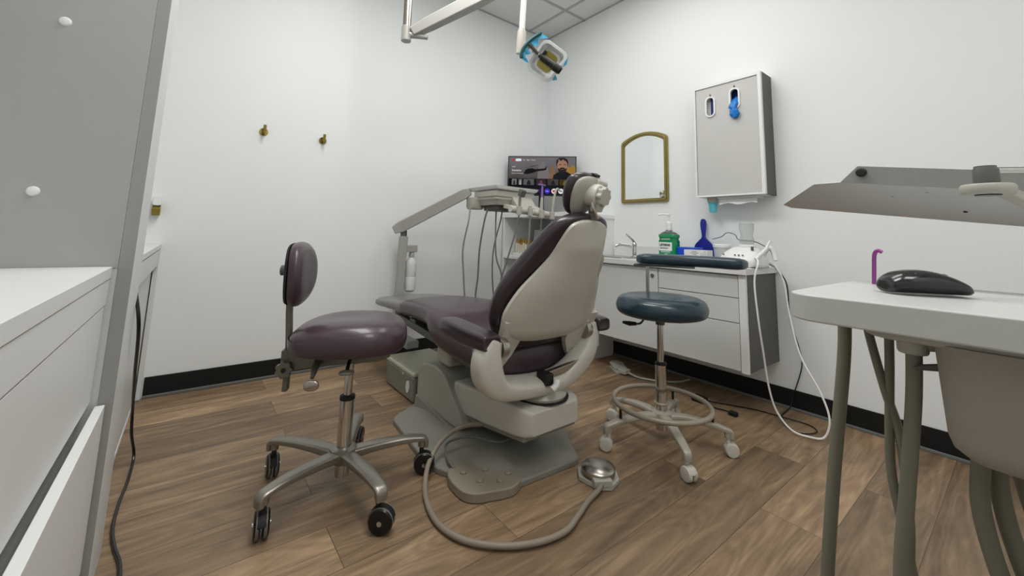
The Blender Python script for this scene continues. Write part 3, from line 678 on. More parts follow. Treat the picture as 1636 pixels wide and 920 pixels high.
ff = [(i, i + 1, nn_ + i + 1, nn_ + i) for i in range(nn_ - 1)] + [(2 * nn_ + i, 3 * nn_ + i, 3 * nn_ + i + 1, 2 * nn_ + i + 1) for i in range(nn_ - 1)] + [(nn_ + i, nn_ + i + 1, 3 * nn_ + i + 1, 3 * nn_ + i) for i in range(nn_ - 1)]
single('paper_towel', 'white paper towel sticking out under the dispenser cabinet', 'paper towel', g.add(vv, ff), WHITE, (DX + 0.05, 1.05, Z0 - 0.045))
CUPB = mat('aqua_cup', (96, 190, 206), 0.4, var=0.02)
t2 = single('paper_cup', 'pale aqua cup hanging from the ring under the dispenser', 'cup', Geo().lathe([(0.019, 0), (0.020, 0), (0.027, 0.07), (0.025, 0.07), (0.018, 0.003), (0, 0.003)], (DX + 0.07, 1.222, Z0 - 0.092)), CUPB, (DX + 0.07, 1.222, Z0 - 0.092))
# boxes and glove inside
g = Geo().box(DX + 0.04, DX + 0.13, 1.13, 1.215, 1.62, 1.85)
tb = thing('glove_box', 'navy and white glove box seen through the left oval opening', 'box', (DX + 0.08, 1.17, 1.62))
part('carton', Geo().box(DX + 0.027, DX + 0.13, 1.125, 1.196, 1.60, 1.86), mat('navy_card', (22, 26, 110), 0.4), tb)
part('white_face', Geo().box(DX + 0.026, DX + 0.13, 1.196, 1.24, 1.60, 1.86), LAMIN, tb)
g = Geo()
for k in range(9): g.box(DX + 0.0255, DX + 0.0265, 1.199, 1.206, 1.69 + 0.011 * k, 1.696 + 0.011 * k)
part('print', g, MATS['ink_grey'], tb)
tb = thing('glove_box', 'dark blue glove box behind the right oval opening', 'box', (DX + 0.09, 1.04, 1.62))
part('carton', Geo().box(DX + 0.045, DX + 0.13, 0.98, 1.10, 1.60, 1.86), mat('navy_card2', (20, 48, 104), 0.45), tb)
part('opening', Geo().prism([(1.04 + a, 1.755 + b) for a, b in rrect(0.03, 0.05, 0.014)], (DX + 0.0445, 0, 0), (0, 1, 0), (0, 0, 1), -0.001), BLACKM, tb)
g = Geo(); random.seed(3)
rows = []
for i, (yy, zz, hw, xx) in enumerate([(1.038, 1.772, 0.006, 0.040), (1.036, 1.76, 0.020, 0.022), (1.040, 1.742, 0.017, 0.006), (1.043, 1.722, 0.024, -0.003), (1.046, 1.702, 0.022, -0.010), (1.042, 1.688, 0.014, -0.012), (1.040, 1.675, 0.022, -0.014), (1.036, 1.655, 0.026, -0.013), (1.036, 1.638, 0.018, -0.008), (1.036, 1.632, 0.004, -0.006)]):
    ring = []
    for k in range(20):
        a = 2 * PI * k / 20; wob = 1 + 0.22 * math.sin(5 * a + i * 1.9) + random.uniform(-.08, .08)
        ring.append((DX + xx + 0.011 * math.sin(a) * wob, yy + hw * math.cos(a) * wob, zz + random.uniform(-.002, .002)))
    rows.append(ring)
g.rings(rows)
single('nitrile_glove', 'crumpled bright blue glove pulled out of the right oval opening', 'glove', g, mat('blue_nitrile', (20, 122, 205), 0.45, var=0.08), (DX, 1.04, 1.63), angle=25)

# ================================================================== DENTAL CHAIR
CX = 1.14
ch = thing('dental_chair', 'plum upholstered dental chair with ivory back shell on a grey base', 'dental chair', (CX, 1.55, 0))
# floor base with wings
g = Geo()
bot = [(0.845, 1.935), (0.822, 1.90), (0.79, 1.52), (0.805, 1.43), (0.90, 1.235), (0.97, 1.19), (1.27, 1.172), (1.30, 1.18), (1.41, 1.35), (1.45, 1.52), (1.45, 1.85), (1.42, 1.93), (1.22, 2.03), (1.02, 2.03)]
top = [(0.975, 1.86), (0.965, 1.84), (0.965, 1.60), (0.975, 1.50), (1.02, 1.38), (1.06, 1.36), (1.20, 1.36), (1.24, 1.38), (1.27, 1.45), (1.29, 1.60), (1.29, 1.80), (1.27, 1.86), (1.20, 1.96), (1.04, 1.96)]
rings = [[(x_, y_, 0) for x_, y_ in bot], [(x_, y_, 0.018) for x_, y_ in bot]]
rings.append([(b_[0] * 0.97 + t_[0] * 0.03, b_[1] * 0.97 + t_[1] * 0.03, 0.024) for b_, t_ in zip(bot, top)])
rings.append([(b_[0] * 0.08 + t_[0] * 0.92, b_[1] * 0.08 + t_[1] * 0.92, 0.050) for b_, t_ in zip(bot, top)])
rings.append([(x_ * 0.985 + 0.015 * CX, y_ * 0.985 + 0.015 * 1.7, 0.056) for x_, y_ in top])
g.rings(rings)
for x0, x1 in ((0.955, 0.995), (1.275, 1.315)):
    g.add([(x0, 1.97, 0.03), (x1, 1.97, 0.03), (x1, 1.20, 0.010), (x0, 1.24, 0.010), (x0 + 0.008, 1.97, 0.085), (x1 - 0.008, 1.97, 0.085), (x1 - 0.008, 1.22, 0.022), (x0 + 0.008, 1.26, 0.022)], [(0, 1, 2, 3), (4, 5, 6, 7), (0, 1, 5, 4), (1, 2, 6, 5), (2, 3, 7, 6), (3, 0, 4, 7)])
part('floor_base', g, BASEG, ch, bevel=0.004)
# front housing with curved back edge
prof = [(1.985, 0.050), (1.985, 0.195), (1.965, 0.225), (1.90, 0.252), (1.80, 0.262), (1.74, 0.250), (1.69, 0.220), (1.63, 0.168), (1.585, 0.135), (1.555, 0.105), (1.545, 0.08), (1.555, 0.062), (1.60, 0.055)]
part('pump_housing', Geo().prism([(y_, z_) for y_, z_ in prof], (0.975, 0, 0), (0, 1, 0), (0, 0, 1), 0.33), GREYP, ch, bevel=0.014, seg=4)
part('lift_linkage', Geo().box(1.03, 1.25, 1.56, 1.70, 0.05, 0.20), DARKG, ch, bevel=0.006)
# lift arm casing
g = Geo()
def sect(y_, x0, x1, z0, z1, r_=0.014):
    return [(a, y_, b) for a, b in rrect(x1 - x0, z1 - z0, r_, 4, (x0 + x1) / 2, (z0 + z1) / 2)]
g.rings([sect(1.665, 1.0, 1.30, 0.10, 0.228), sect(1.42, 1.0, 1.30, 0.128, 0.25), sect(1.225, 0.999, 1.302, 0.158, 0.262), sect(1.185, 1.012, 1.292, 0.162, 0.259), sect(1.162, 1.035, 1.272, 0.168, 0.250)])
part('lift_arm_cover', g, IVORY, ch, bevel=0.006, seg=3)
g = Geo(); g.rings([sect(1.58, 1.01, 1.29, 0.09, 0.112, 0.004), sect(1.19, 1.015, 1.285, 0.146, 0.170, 0.004)])
part('lift_arm_base', g, BASEG, ch)
part('seam_plate', Geo().prism([(-0.10, -0.16), (0.05, -0.16), (0.05, 0.10), (-0.10, 0.10)], (1.10, 1.44, 0.247), (1, 0, 0), Vector((0, 1, -0.08)), 0.006), GREYP, ch, bevel=0.002)
part('swivel_disc', Geo().lathe([(0.100, 0), (0.104, 0.012), (0.098, 0.020), (0.085, 0.030), (0.08, 0.05), (0, 0.05)], (1.165, 1.265, 0.262)), GREYP, ch)
part('swivel_gap', Geo().lathe([(0.112, 0), (0.112, 0.004), (0, 0.004)], (1.165, 1.265, 0.260)), BLACKM, ch)
# yoke
pts = [(0.868, 1.195, 0.530), (0.850, 1.197, 0.485), (0.848, 1.20, 0.44), (0.862, 1.205, 0.395), (0.90, 1.212, 0.358), (0.96, 1.22, 0.338), (1.06, 1.225, 0.325), (1.165, 1.23, 0.318), (1.225, 1.225, 0.325), (1.275, 1.215, 0.35), (1.32, 1.205, 0.385), (1.355, 1.20, 0.42), (1.378, 1.20, 0.46), (1.385, 1.20, 0.50), (1.383, 1.20, 0.535)]
q = interp([tuple(p) + (w_, h_) for p, w_, h_ in zip(pts, [0.034, 0.042, 0.048, 0.052, 0.054, 0.055, 0.056, 0.056, 0.054, 0.05, 0.046, 0.042, 0.036, 0.032, 0.024], [0.030, 0.045, 0.052, 0.052, 0.042, 0.034, 0.031, 0.031, 0.033, 0.038, 0.042, 0.041, 0.036, 0.030, 0.020])], 4)
g = Geo(); g.bar([r_[:3] for r_ in q], [float(r_[3]) for r_ in q], [float(r_[4]) for r_ in q], up=(-1, 0, 0), n=16, p=3.2)
part('back_yoke', g, IVORY, ch, sub=1)
part('pivot_cap', Geo().lathe([(0.036, 0), (0.038, 0.01), (0.034, 0.028), (0.0, 0.03)], (0.896, 1.20, 0.49), (1, 0, 0)), NICKEL, ch)
part('pivot_cap', Geo().lathe([(0.036, 0), (0.038, 0.01), (0.034, 0.028), (0.0, 0.03)], (1.365, 1.20, 0.505), (-1, 0, 0)), NICKEL, ch)
part('seat_carrier', Geo().box(1.02, 1.26, 1.27, 1.72, 0.30, 0.345), DARKG, ch, bevel=0.006)
part('toggle_knob', Geo().tube(spline([(1.118, 1.150, 0.322), (1.135, 1.146, 0.336), (1.142, 1.150, 0.352)], 5), 0.012, 12), WHITE, ch, label='small white toggle switch')
part('toggle_recess', Geo().obox((1.122, 1.195, 0.350), (1, 0, 0), (0, 1, 0), (0, 0, 1), 0.020, 0.03, 0.022), BLACKM, ch, bevel=0.006)

# seat and leg rest upholstery
rows = [(1.265, 0.985, 1.30, 0.365, 0.440, 0), (1.28, 0.955, 1.335, 0.347, 0.458, 0), (1.33, 0.925, 1.365, 0.340, 0.474, 0.01), (1.45, 0.905, 1.385, 0.340, 0.485, 0.02), (1.58, 0.892, 1.39, 0.350, 0.515, 0.03),
        (1.68, 0.888, 1.392, 0.362, 0.545, 0.03), (1.745, 0.895, 1.388, 0.40, 0.556, 0.03), (1.80, 0.910, 1.375, 0.430, 0.556, 0.022), (1.90, 0.920, 1.36, 0.434, 0.552, 0.015), (2.05, 0.924, 1.352, 0.434, 0.540, 0.008), (2.15, 0.926, 1.348, 0.430, 0.527, 0.0), (2.17, 0.935, 1.34, 0.436, 0.520, 0)]
rg = []
for y_, x0, x1, z0, z1, dip in interp(rows, 4):
    ring = []
    for k in range(40):
        a, b = sup(2 * PI * k / 40, 3.4)
        z_ = (z0 + z1) / 2 + b * (z1 - z0) / 2
        if b > 0.3: z_ -= dip * (1 - a * a)
        ring.append(((x0 + x1) / 2 + a * (x1 - x0) / 2, y_, z_))
    rg.append(ring)
part('seat_cushion', Geo().rings(rg), PURPLE, ch)
rg = []
for y_, x0, x1, z0, z1, dip in interp([(2.15, 0.93, 1.345, 0.434, 0.523, 0.0), (2.25, 0.93, 1.345, 0.436, 0.514, 0), (2.45, 0.93, 1.33, 0.43, 0.496, 0), (2.57, 0.945, 1.31, 0.425, 0.480, 0), (2.625, 0.985, 1.27, 0.43, 0.468, 0), (2.64, 1.04, 1.21, 0.436, 0.460, 0)], 5):
    rg.append([((x0 + x1) / 2 + sup(2 * PI * k / 40, 3.4)[0] * (x1 - x0) / 2, y_, (z0 + z1) / 2 + sup(2 * PI * k / 40, 3.4)[1] * (z1 - z0) / 2 + 0.002 * math.sin(y_ * 90 + k)) for k in range(40)])
part('toe_cover', Geo().rings(rg), mat('toe_cover_grey', (118, 116, 113), 0.35, coat=0.3), ch, label='light grey toe cover')
part('leg_rest_frame', Geo().bar([(0.99, 2.28, 0.408), (0.99, 1.72, 0.372)], 0.018, 0.018).bar([(1.26, 2.28, 0.408), (1.26, 1.72, 0.372)], 0.018, 0.018).box(0.975, 1.275, 2.05, 2.12, 0.385, 0.43), DARKG, ch, bevel=0.003)
part('frame_housing', Geo().box(0.99, 1.27, 1.70, 1.83, 0.272, 0.40), GREYP, ch, bevel=0.02, seg=3)
# arm rests
for sx in (-1, 1):
    x0, x1 = (0.802, 0.884) if sx < 0 else (1.396, 1.478)
    rg = []
    for y_, w_, z0, z1 in interp([(1.165, 0.030, 0.505, 0.530), (1.175, 0.038, 0.493, 0.549), (1.30, 0.041, 0.490, 0.555), (1.42, 0.040, 0.495, 0.560), (1.475, 0.034, 0.503, 0.556), (1.488, 0.022, 0.513, 0.545)], 4):
        rg.append([((x0 + x1) / 2 + sup(2 * PI * k / 28, 4)[0] * w_, y_, (z0 + z1) / 2 + sup(2 * PI * k / 28, 4)[1] * (z1 - z0) / 2) for k in range(28)])
    part('armrest', Geo().rings(rg), PURPLED, ch)
    part('armrest_bracket', Geo().box((x0 + x1) / 2 - 0.012, (x0 + x1) / 2 + 0.012, 1.20, 1.27, 0.42, 0.495), GREYP, ch, bevel=0.004)
# back shell
P0 = Vector((CX, 1.22, 0.505)); eu = Vector((0, -0.24, 0.457)).normalized(); ex = Vector((1, 0, 0)); nb = Vector((0, -eu.z, eu.y))  # nb points to the rear
rowsS = [(0.0, -0.168, 0.198), (0.03, -0.222, 0.235), (0.08, -0.238, 0.250), (0.13, -0.240, 0.236), (0.21, -0.213, 0.210), (0.28, -0.170, 0.178), (0.35, -0.130, 0.148), (0.42, -0.115, 0.120), (0.465, -0.106, 0.100), (0.49, -0.092, 0.078), (0.506, -0.056, 0.044), (0.512, -0.016, 0.010)]
R_ = interp(rowsS, 4)
def bow(s_): return 0
g = Geo(); NV = 24; outer = []; inner = []
for t_, a, b in R_:
    up_ = min(1, (0.53 - t_) / 0.12)
    D = (0.020 + 0.030 * min(1, (b - a) / 0.4)) * max(0.15, up_)
    if t_ < 0.05: D *= 0.55 + 9 * t_
    curve = 0.045 * (t_ / 0.5) ** 2 - 0.03 * (t_ / 0.5)
    ro = []; ri = []
    for k in range(NV + 1):
        u_ = -1 + 2 * k / NV; s_ = (a + b) / 2 + u_ * (b - a) / 2
        ro.append(P0 + ex * s_ + eu * t_ + nb * (D * (1 - abs(u_) ** 3.2) + curve))
        ri.append(P0 + ex * s_ + eu * t_ + nb * (-0.012 + curve))
    outer.append(ro); inner.append(ri)
rg = [o_ + i_[::-1] for o_, i_ in zip(outer, inner)]
g.rings(rg)
# lower prongs of the shell
def prong(poly, d0, d1):
    g.prism(poly, P0 + nb * d0, ex, eu, d1 - d0)
prong([(-0.235, 0.09), (-0.229, 0.03), (-0.212, -0.045), (-0.198, -0.10), (-0.175, -0.115), (-0.150, -0.06), (-0.128, 0.03), (-0.12, 0.09)], 0.012, -0.016)
prong([(0.252, 0.09), (0.256, 0.02), (0.252, -0.02), (0.228, -0.03), (0.205, -0.04), (0.195, 0.03), (0.19, 0.09)], 0.018, -0.014)
prong([(0.10, 0.06), (0.205, 0.06), (0.213, -0.05), (0.228, -0.135), (0.185, -0.150), (0.150, -0.10), (0.10, -0.02)], 0.028, 0.0)
part('back_shell', g, IVORY, ch, bevel=0.006, seg=3, angle=50)
part('shell_reflection', Geo().ell(P0 + ex * 0.118 + eu * 0.27 + nb * 0.020, 0.030, 0.105, 0.006, 28, 12, 2.2, Matrix((tuple(ex), tuple(eu), tuple(nb))).transposed()), GREYP, ch, label='oval grey reflection painted on the back shell')  # thin grey oval added to paint a reflection on the shell
part('tilt_link', Geo().bar([(1.335, 1.17, 0.405), (1.26, 1.19, 0.375), (1.15, 1.215, 0.352)], 0.012, 0.012), NICKEL, ch, bevel=0.002)
part('link_bolt', Geo().lathe([(0.011, 0), (0.011, 0.006), (0.006, 0.008), (0, 0.006)], P0 + ex * 0.172 + eu * -0.125 + nb * 0.018, nb, 16), DARKG, ch)
# back cushion
rowsC = [(-0.055, -0.14, 0.16, 0.02), (-0.045, -0.185, 0.20, 0.034), (0.0, -0.225, 0.232, 0.046), (0.06, -0.252, 0.256, 0.052), (0.13, -0.260, 0.262, 0.054), (0.21, -0.246, 0.25, 0.054), (0.28, -0.218, 0.222, 0.052), (0.35, -0.188, 0.192, 0.048), (0.42, -0.16, 0.162, 0.044), (0.47, -0.135, 0.136, 0.038), (0.50, -0.105, 0.106, 0.032), (0.518, -0.065, 0.066, 0.022), (0.524, -0.03, 0.03, 0.012)]
rg = []
for t_, a, b, th in interp(rowsC, 4):
    curve = 0.045 * (t_ / 0.5) ** 2 - 0.03 * (t_ / 0.5)
    c_ = P0 + eu * t_ + nb * (curve - 0.012 - th * 0.92)
    rg.append([c_ + ex * ((a + b) / 2 + sup(2 * PI * k / 36, 2.8)[0] * (b - a) / 2) + nb * sup(2 * PI * k / 36, 2.8)[1] * th for k in range(36)])
part('back_cushion', Geo().rings(rg), PURPLED, ch)
# head rest
eh = Vector((0.0, -0.50, 0.86)).normalized(); nh = Vector((0, -eh.z, eh.y)); 
H0 = Vector((1.128, 1.015, 1.052))
xh = Vector((0.99, 0.14, 0.0)).normalized(); nh = (xh.cross(eh)).normalized()
if nh.y > 0: nh = -nh
xh = eh.cross(nh).normalized()
if xh.x < 0: xh = -xh
def hshape(t_):
    return [(-0.088, 0.018, 0.006), (-0.081, 0.040, 0.016), (-0.055, 0.066, 0.026), (-0.012, 0.086, 0.030), (0.028, 0.092, 0.030), (0.058, 0.084, 0.026), (0.074, 0.062, 0.018), (0.081, 0.036, 0.008)]
rg = []
for t_, w_, th in interp(hshape(0), 4):
    ring = []
    for k in range(36):
        a, b = sup(2 * PI * k / 36, 2.6)
        fwd = 0.35 * (w_ * a) ** 2 / 0.1 + 1.6 * t_ * t_
        ring.append(H0 + eh * t_ + xh * w_ * a + nh * (th * b) - nh * (fwd * 0.6))
    rg.append(ring)
hd = part('headrest', Geo().rings(rg), PURPLED, ch)
rg = []
for t_, w_, th in interp(hshape(0), 4):
    t2_ = t_ * 0.93; ring = []
    for k in range(36):
        a, b = sup(2 * PI * k / 36, 3.0)
        w2 = w_ * 0.87; fwd = 0.35 * (w2 * a) ** 2 / 0.1 + 1.6 * t2_ * t2_
        ring.append(H0 + eh * t2_ + xh * w2 * a + nh * (0.020 + th * 0.55 * b) - nh * (fwd * 0.6))
    rg.append(ring)
part('headrest_plate', Geo().rings(rg), GREYP, ch, label='grey headrest back plate')
kx = Vector((0.10, -0.97, -0.20)).normalized()
K0 = Vector((1.138, 0.975, 1.046))
part('headrest_hinge', Geo().lathe([(0.041, -0.02), (0.042, 0.003), (0.042, 0.030), (0.037, 0.036), (0, 0.036)], K0, kx, 30).obox(K0 + kx * 0.018 + Vector((0.004, 0, -0.035)), xh, eh, kx, 0.022, 0.026, 0.016), IVORY, ch, bevel=0.004)
e_ = kx.orthogonal().normalized(); g_ = kx.cross(e_)
poly = []
for k in range(48):
    a = 2 * PI * k / 48; poly.append(((0.034 + 0.003 * math.cos(8 * a)) * math.cos(a), (0.034 + 0.003 * math.cos(8 * a)) * math.sin(a)))
part('headrest_knob', Geo().prism(poly, K0 + kx * 0.036, e_, g_, 0.020), GREYP, ch, bevel=0.004, label='scalloped grey adjustment knob')
part('clamp', Geo().tube([K0 + kx * 0.012 + Vector((0.0, 0.0, 0.047)), K0 + kx * 0.012 + Vector((0.045, -0.005, 0.040))], 0.016, 16).obox(K0 + Vector((-0.020, 0.006, 0.050)), xh, eh, nh, 0.024, 0.014, 0.012), GREYP, ch, bevel=0.003)
part('clamp_slot', Geo().obox(K0 + Vector((0.010, -0.004, 0.074)), xh, eh, nh, 0.015, 0.004, 0.010), BLACKM, ch)
part('headrest_bar', Geo().bar([K0 + Vector((0, 0.005, -0.01)), K0 + Vector((-0.002, 0.002, -0.055)), P0 + eu * 0.500 + nb * 0.012, P0 + eu * 0.45 + nb * 0.012], 0.016, 0.006, up=(0, 1, 0)), DARKG, ch, bevel=0.002)
part('glide_clip', Geo().tube(spline([K0 + Vector((-0.030, -0.020, -0.030)), K0 + Vector((-0.026, -0.026, -0.055)), K0 + Vector((-0.004, -0.026, -0.088))], 4), 0.006, 8), NICKEL, ch)

# junction box
jb = thing('junction_box', 'low rectangular floor box with cream lid at the foot of the dental chair', 'utility box', (1.13, 2.25, 0))
part('box', Geo().box(0.99, 1.27, 2.055, 2.435, 0, 0.132), mat('box_grey', (142, 144, 136), 0.35, metal=0.3), jb, bevel=0.016, seg=3)
part('lid', Geo().box(0.984, 1.276, 2.049, 2.441, 0.133, 0.156), mat('cream_lid', (206, 207, 184), 0.4), jb, bevel=0.008, seg=3)
part('oval_cover', Geo().prism([(0.020 * math.cos(a), 0.030 * math.sin(a)) for a in np.linspace(0, 2 * PI, 25)[:-1]], (0.990, 2.125, 0.068), (0, -1, 0), (0, 0, 1), 0.004), WHITE, jb, label='white oval cover')
part('screw', Geo().lathe([(0.006, 0), (0.005, 0.003), (0, 0.003)], (0.989, 2.19, 0.118), (-1, 0, 0), 12), WHITE, jb)

# foot controls
t = thing('foot_pedal', 'flat rounded beige foot control with round buttons beside the chair base', 'foot control', (0.91, 1.28, 0))
poly = [(0.797, 1.315), (0.80, 1.245), (0.83, 1.205), (0.88, 1.185), (0.95, 1.165), (1.005, 1.185), (1.03, 1.245), (1.025, 1.315), (0.99, 1.375), (0.93, 1.405), (0.85, 1.395), (0.81, 1.365)]
pp_ = [(p.x, p.y) for p in spline([(a, b, 0) for a, b in poly], 4, True)]
BEI = mat('beige_plastic', (140, 131, 115), 0.55, var=0.06)
part('housing', Geo().prism(pp_, (0, 0, 0), (1, 0, 0), (0, 1, 0), 0.034), BEI, t, bevel=0.006, seg=3)
for a, b in ((0.93, 1.30), (0.985, 1.235), (0.875, 1.255), (0.935, 1.215), (0.855, 1.33)):
    part('button', Geo().lathe([(0.011, 0), (0.011, 0.005), (0.008, 0.008), (0, 0.008)], (a, b, 0.034), n=16), BEI, t)
part('cable', Geo().tube(spline([(0.845, 1.37, 0.03), (0.84, 1.42, 0.05), (0.87, 1.48, 0.07), (0.95, 1.45, 0.085), (1.03, 1.36, 0.08), (1.08, 1.35, 0.09), (1.12, 1.40, 0.12)], 6), 0.0045, 8), TUBED, t)
t = thing('foot_rheostat', 'round silver disc foot switch on a grey base with a thick hose', 'foot control', (1.275, 1.05, 0))
c0 = (1.278, 1.062)
poly = [(1.212, 1.100), (1.222, 1.015), (1.262, 0.985), (1.32, 0.998), (1.36, 1.045), (1.362, 1.09), (1.33, 1.135), (1.25, 1.14)]
part('base', Geo().prism(poly, (0, 0, 0), (1, 0, 0), (0, 1, 0), 0.018), GREYP, t, bevel=0.004, seg=2)
part('disc', Geo().lathe([(0.030, 0.016), (0.058, 0.026), (0.062, 0.030), (0.062, 0.044), (0.056, 0.050), (0.03, 0.058), (0.0, 0.060)], (c0[0], c0[1], 0), n=40), NICKEL, t, label='brushed silver disc')
part('hose_fitting', Geo().obox((1.243, 1.015, 0.024), (1, -0.6, 0), (0.6, 1, 0), (0, 0, 1), 0.034, 0.016, 0.012), GREYP, t, bevel=0.004)
pts = [(1.236, 1.010, 0.022), (1.20, 1.0, 0.016), (1.13, 0.985, 0.013), (1.05, 0.955, 0.013), (0.974, 0.932, 0.013), (0.89, 0.942, 0.013), (0.808, 0.978, 0.013), (0.738, 1.035, 0.013), (0.695, 1.10, 0.013), (0.677, 1.18, 0.013), (0.688, 1.27, 0.013), (0.72, 1.36, 0.020), (0.775, 1.44, 0.05), (0.85, 1.48, 0.09), (0.93, 1.47, 0.12), (1.02, 1.44, 0.12), (1.1, 1.42, 0.11)]
part('hose', Geo().tube(spline(pts, 8), 0.0088, 14), mat('hose_taupe', (138, 128, 114), 0.5), t, label='thick taupe hose')
t = thing('small_foot_switch', 'small grey foot switch on the floor under the floating cabinet', 'foot control', (2.38, 1.80, 0))
part('base', Geo().prism([(-0.075, -0.05), (0.06, -0.055), (0.085, 0), (0.06, 0.055), (-0.075, 0.05), (-0.095, 0)], (2.385, 1.80, 0), (0.55, 0.83, 0), (-0.83, 0.55, 0), 0.012), GREYP, t, bevel=0.003)
part('pedal', Geo().prism([(-0.06, -0.045), (0.05, -0.045), (0.075, 0), (0.05, 0.045), (-0.06, 0.045)], (2.40, 1.825, 0.018), (0.55, 0.83, 0.12), (-0.83, 0.55, 0), 0.012), GREYP, t, bevel=0.004)
part('fitting', Geo().box(2.31, 2.37, 1.70, 1.76, 0.008, 0.036), GREYP, t, bevel=0.006)
part('cable', Geo().tube(spline([(2.34, 1.70, 0.02), (2.35, 1.64, 0.008), (2.37, 1.58, 0.007), (2.42, 1.50, 0.007), (2.5, 1.44, 0.007), (2.6, 1.42, 0.007)], 6), 0.006, 8), GREYP, t)

# ================================================================== DELIVERY UNIT
dl = thing('delivery_unit', 'grey instrument delivery tray on jointed arm beside the dental chair', 'dental delivery unit', (1.16, 2.72, 0))
part('post', Geo().bar([(1.146, 2.70, 0.20), (1.160, 2.70, 0.862)], 0.025, 0.025, up=(0, 1, 0)), STEELG, dl, bevel=0.006)
part('post_foot', Geo().box(1.11, 1.19, 2.43, 2.73, 0.17, 0.215), STEELG, dl, bevel=0.006)
part('elbow', Geo().cyl((1.16, 2.70, 0.86), (1.16, 2.70, 0.90), 0.022), DARKG, dl)
part('arm', Geo().bar([(1.095, 2.73, 0.900), (1.145, 2.71, 0.928), (1.46, 2.40, 1.168), (1.485, 2.375, 1.185)], [0.028, 0.034, 0.034, 0.028], [0.026, 0.040, 0.036, 0.026]), STEELG, dl, bevel=0.007)
part('bottle_bracket', Geo().box(1.16, 1.262, 2.68, 2.72, 0.752, 0.800), STEELG, dl, bevel=0.004)
bt = part('water_bottle', Geo().lathe([(0.0, 0.0), (0.022, 0.0), (0.036, 0.012), (0.038, 0.03), (0.038, 0.10), (0.0365, 0.104), (0.038, 0.108), (0.038, 0.19), (0.034, 0.212), (0.018, 0.232), (0.014, 0.24), (0, 0.24)], (1.228, 2.70, 0.480)), mat('milky_bottle', (214, 216, 214), 0.4, sss=0.1), dl, label='milky white water bottle')
part('bottle_cap', Geo().lathe([(0.019, 0), (0.019, 0.022), (0.014, 0.035), (0, 0.035)], (1.228, 2.70, 0.718)), STEELG, bt)
# tray head
def ring_z(z_, x0, x1, y0, y1, r_=0.02): return [(a, b, z_) for a, b in rrect(x1 - x0, y1 - y0, r_, 4, (x0 + x1) / 2, (y0 + y1) / 2)]
part('head_body', Geo().rings([ring_z(1.085, 1.52, 1.80, 2.115, 2.33), ring_z(1.115, 1.512, 1.82, 2.105, 2.345), ring_z(1.122, 1.506, 1.83, 2.10, 2.35), ring_z(1.135, 1.505, 1.83, 2.10, 2.35), ring_z(1.142, 1.500, 1.84, 2.095, 2.355), ring_z(1.178, 1.500, 1.84, 2.095, 2.355)]), GREYP, dl, bevel=0.002)
part('under_block', Geo().box(1.55, 1.74, 2.14, 2.30, 1.050, 1.088), DARKG, dl, bevel=0.01)
part('arm_cup', Geo().rings([ring_z(1.06, 1.47, 1.56, 2.30, 2.40, 0.035), ring_z(1.075, 1.465, 1.57, 2.295, 2.41, 0.035), ring_z(1.14, 1.465, 1.57, 2.295, 2.41, 0.035)]), GREYP, dl, bevel=0.004)
part('tray', Geo().rings([ring_z(1.184, 1.50, 1.84, 2.09, 2.39, 0.012), ring_z(1.190, 1.492, 1.85, 2.08, 2.40, 0.014), ring_z(1.208, 1.485, 1.86, 2.072, 2.41, 0.016), ring_z(1.208, 1.50, 1.845, 2.087, 2.395, 0.01), ring_z(1.194, 1.505, 1.84, 2.092, 2.39, 0.01)]), WHITE, dl, label='white tray top')
part('front_slope', Geo().prism([(2.11, 1.09), (2.02, 1.050), (2.02, 1.06), (2.10, 1.150)], (1.64, 0, 0), (0, 1, 0), (0, 0, 1), 0.17), GREYP, dl, bevel=0.004)
part('holder_arm', Geo().bar([(1.60, 2.12, 1.08), (1.60, 2.0, 1.062), (1.60, 1.955, 1.05)], 0.014, 0.014).bar([(1.80, 2.12, 1.09), (1.79, 1.99, 1.05)], 0.03, 0.018), IVORY, dl, bevel=0.004)
HB = [(1.512, 1.95, 1.052), (1.90, 1.95, 1.030)]
part('holder_bar', Geo().tube([HB[0], (1.66, 1.95, 1.044)], 0.022, 16).tube([(1.662, 1.95, 1.043), (1.70, 1.95, 1.041)], 0.018, 16).tube([(1.702, 1.95, 1.041), (1.87, 1.95, 1.031)], 0.021, 16), IVORY, dl, bevel=0.003)
hx = [1.562, 1.652, 1.748, 1.842]
for k, x_ in enumerate(hx):
    part('holder_clip', Geo().lathe([(0.018, -0.026), (0.018, 0.022), (0.013, 0.024), (0, 0.024)], (x_, 1.925, 1.045 - 0.0057 * (k - 0.0) * 1), n=16), GREYP, dl)
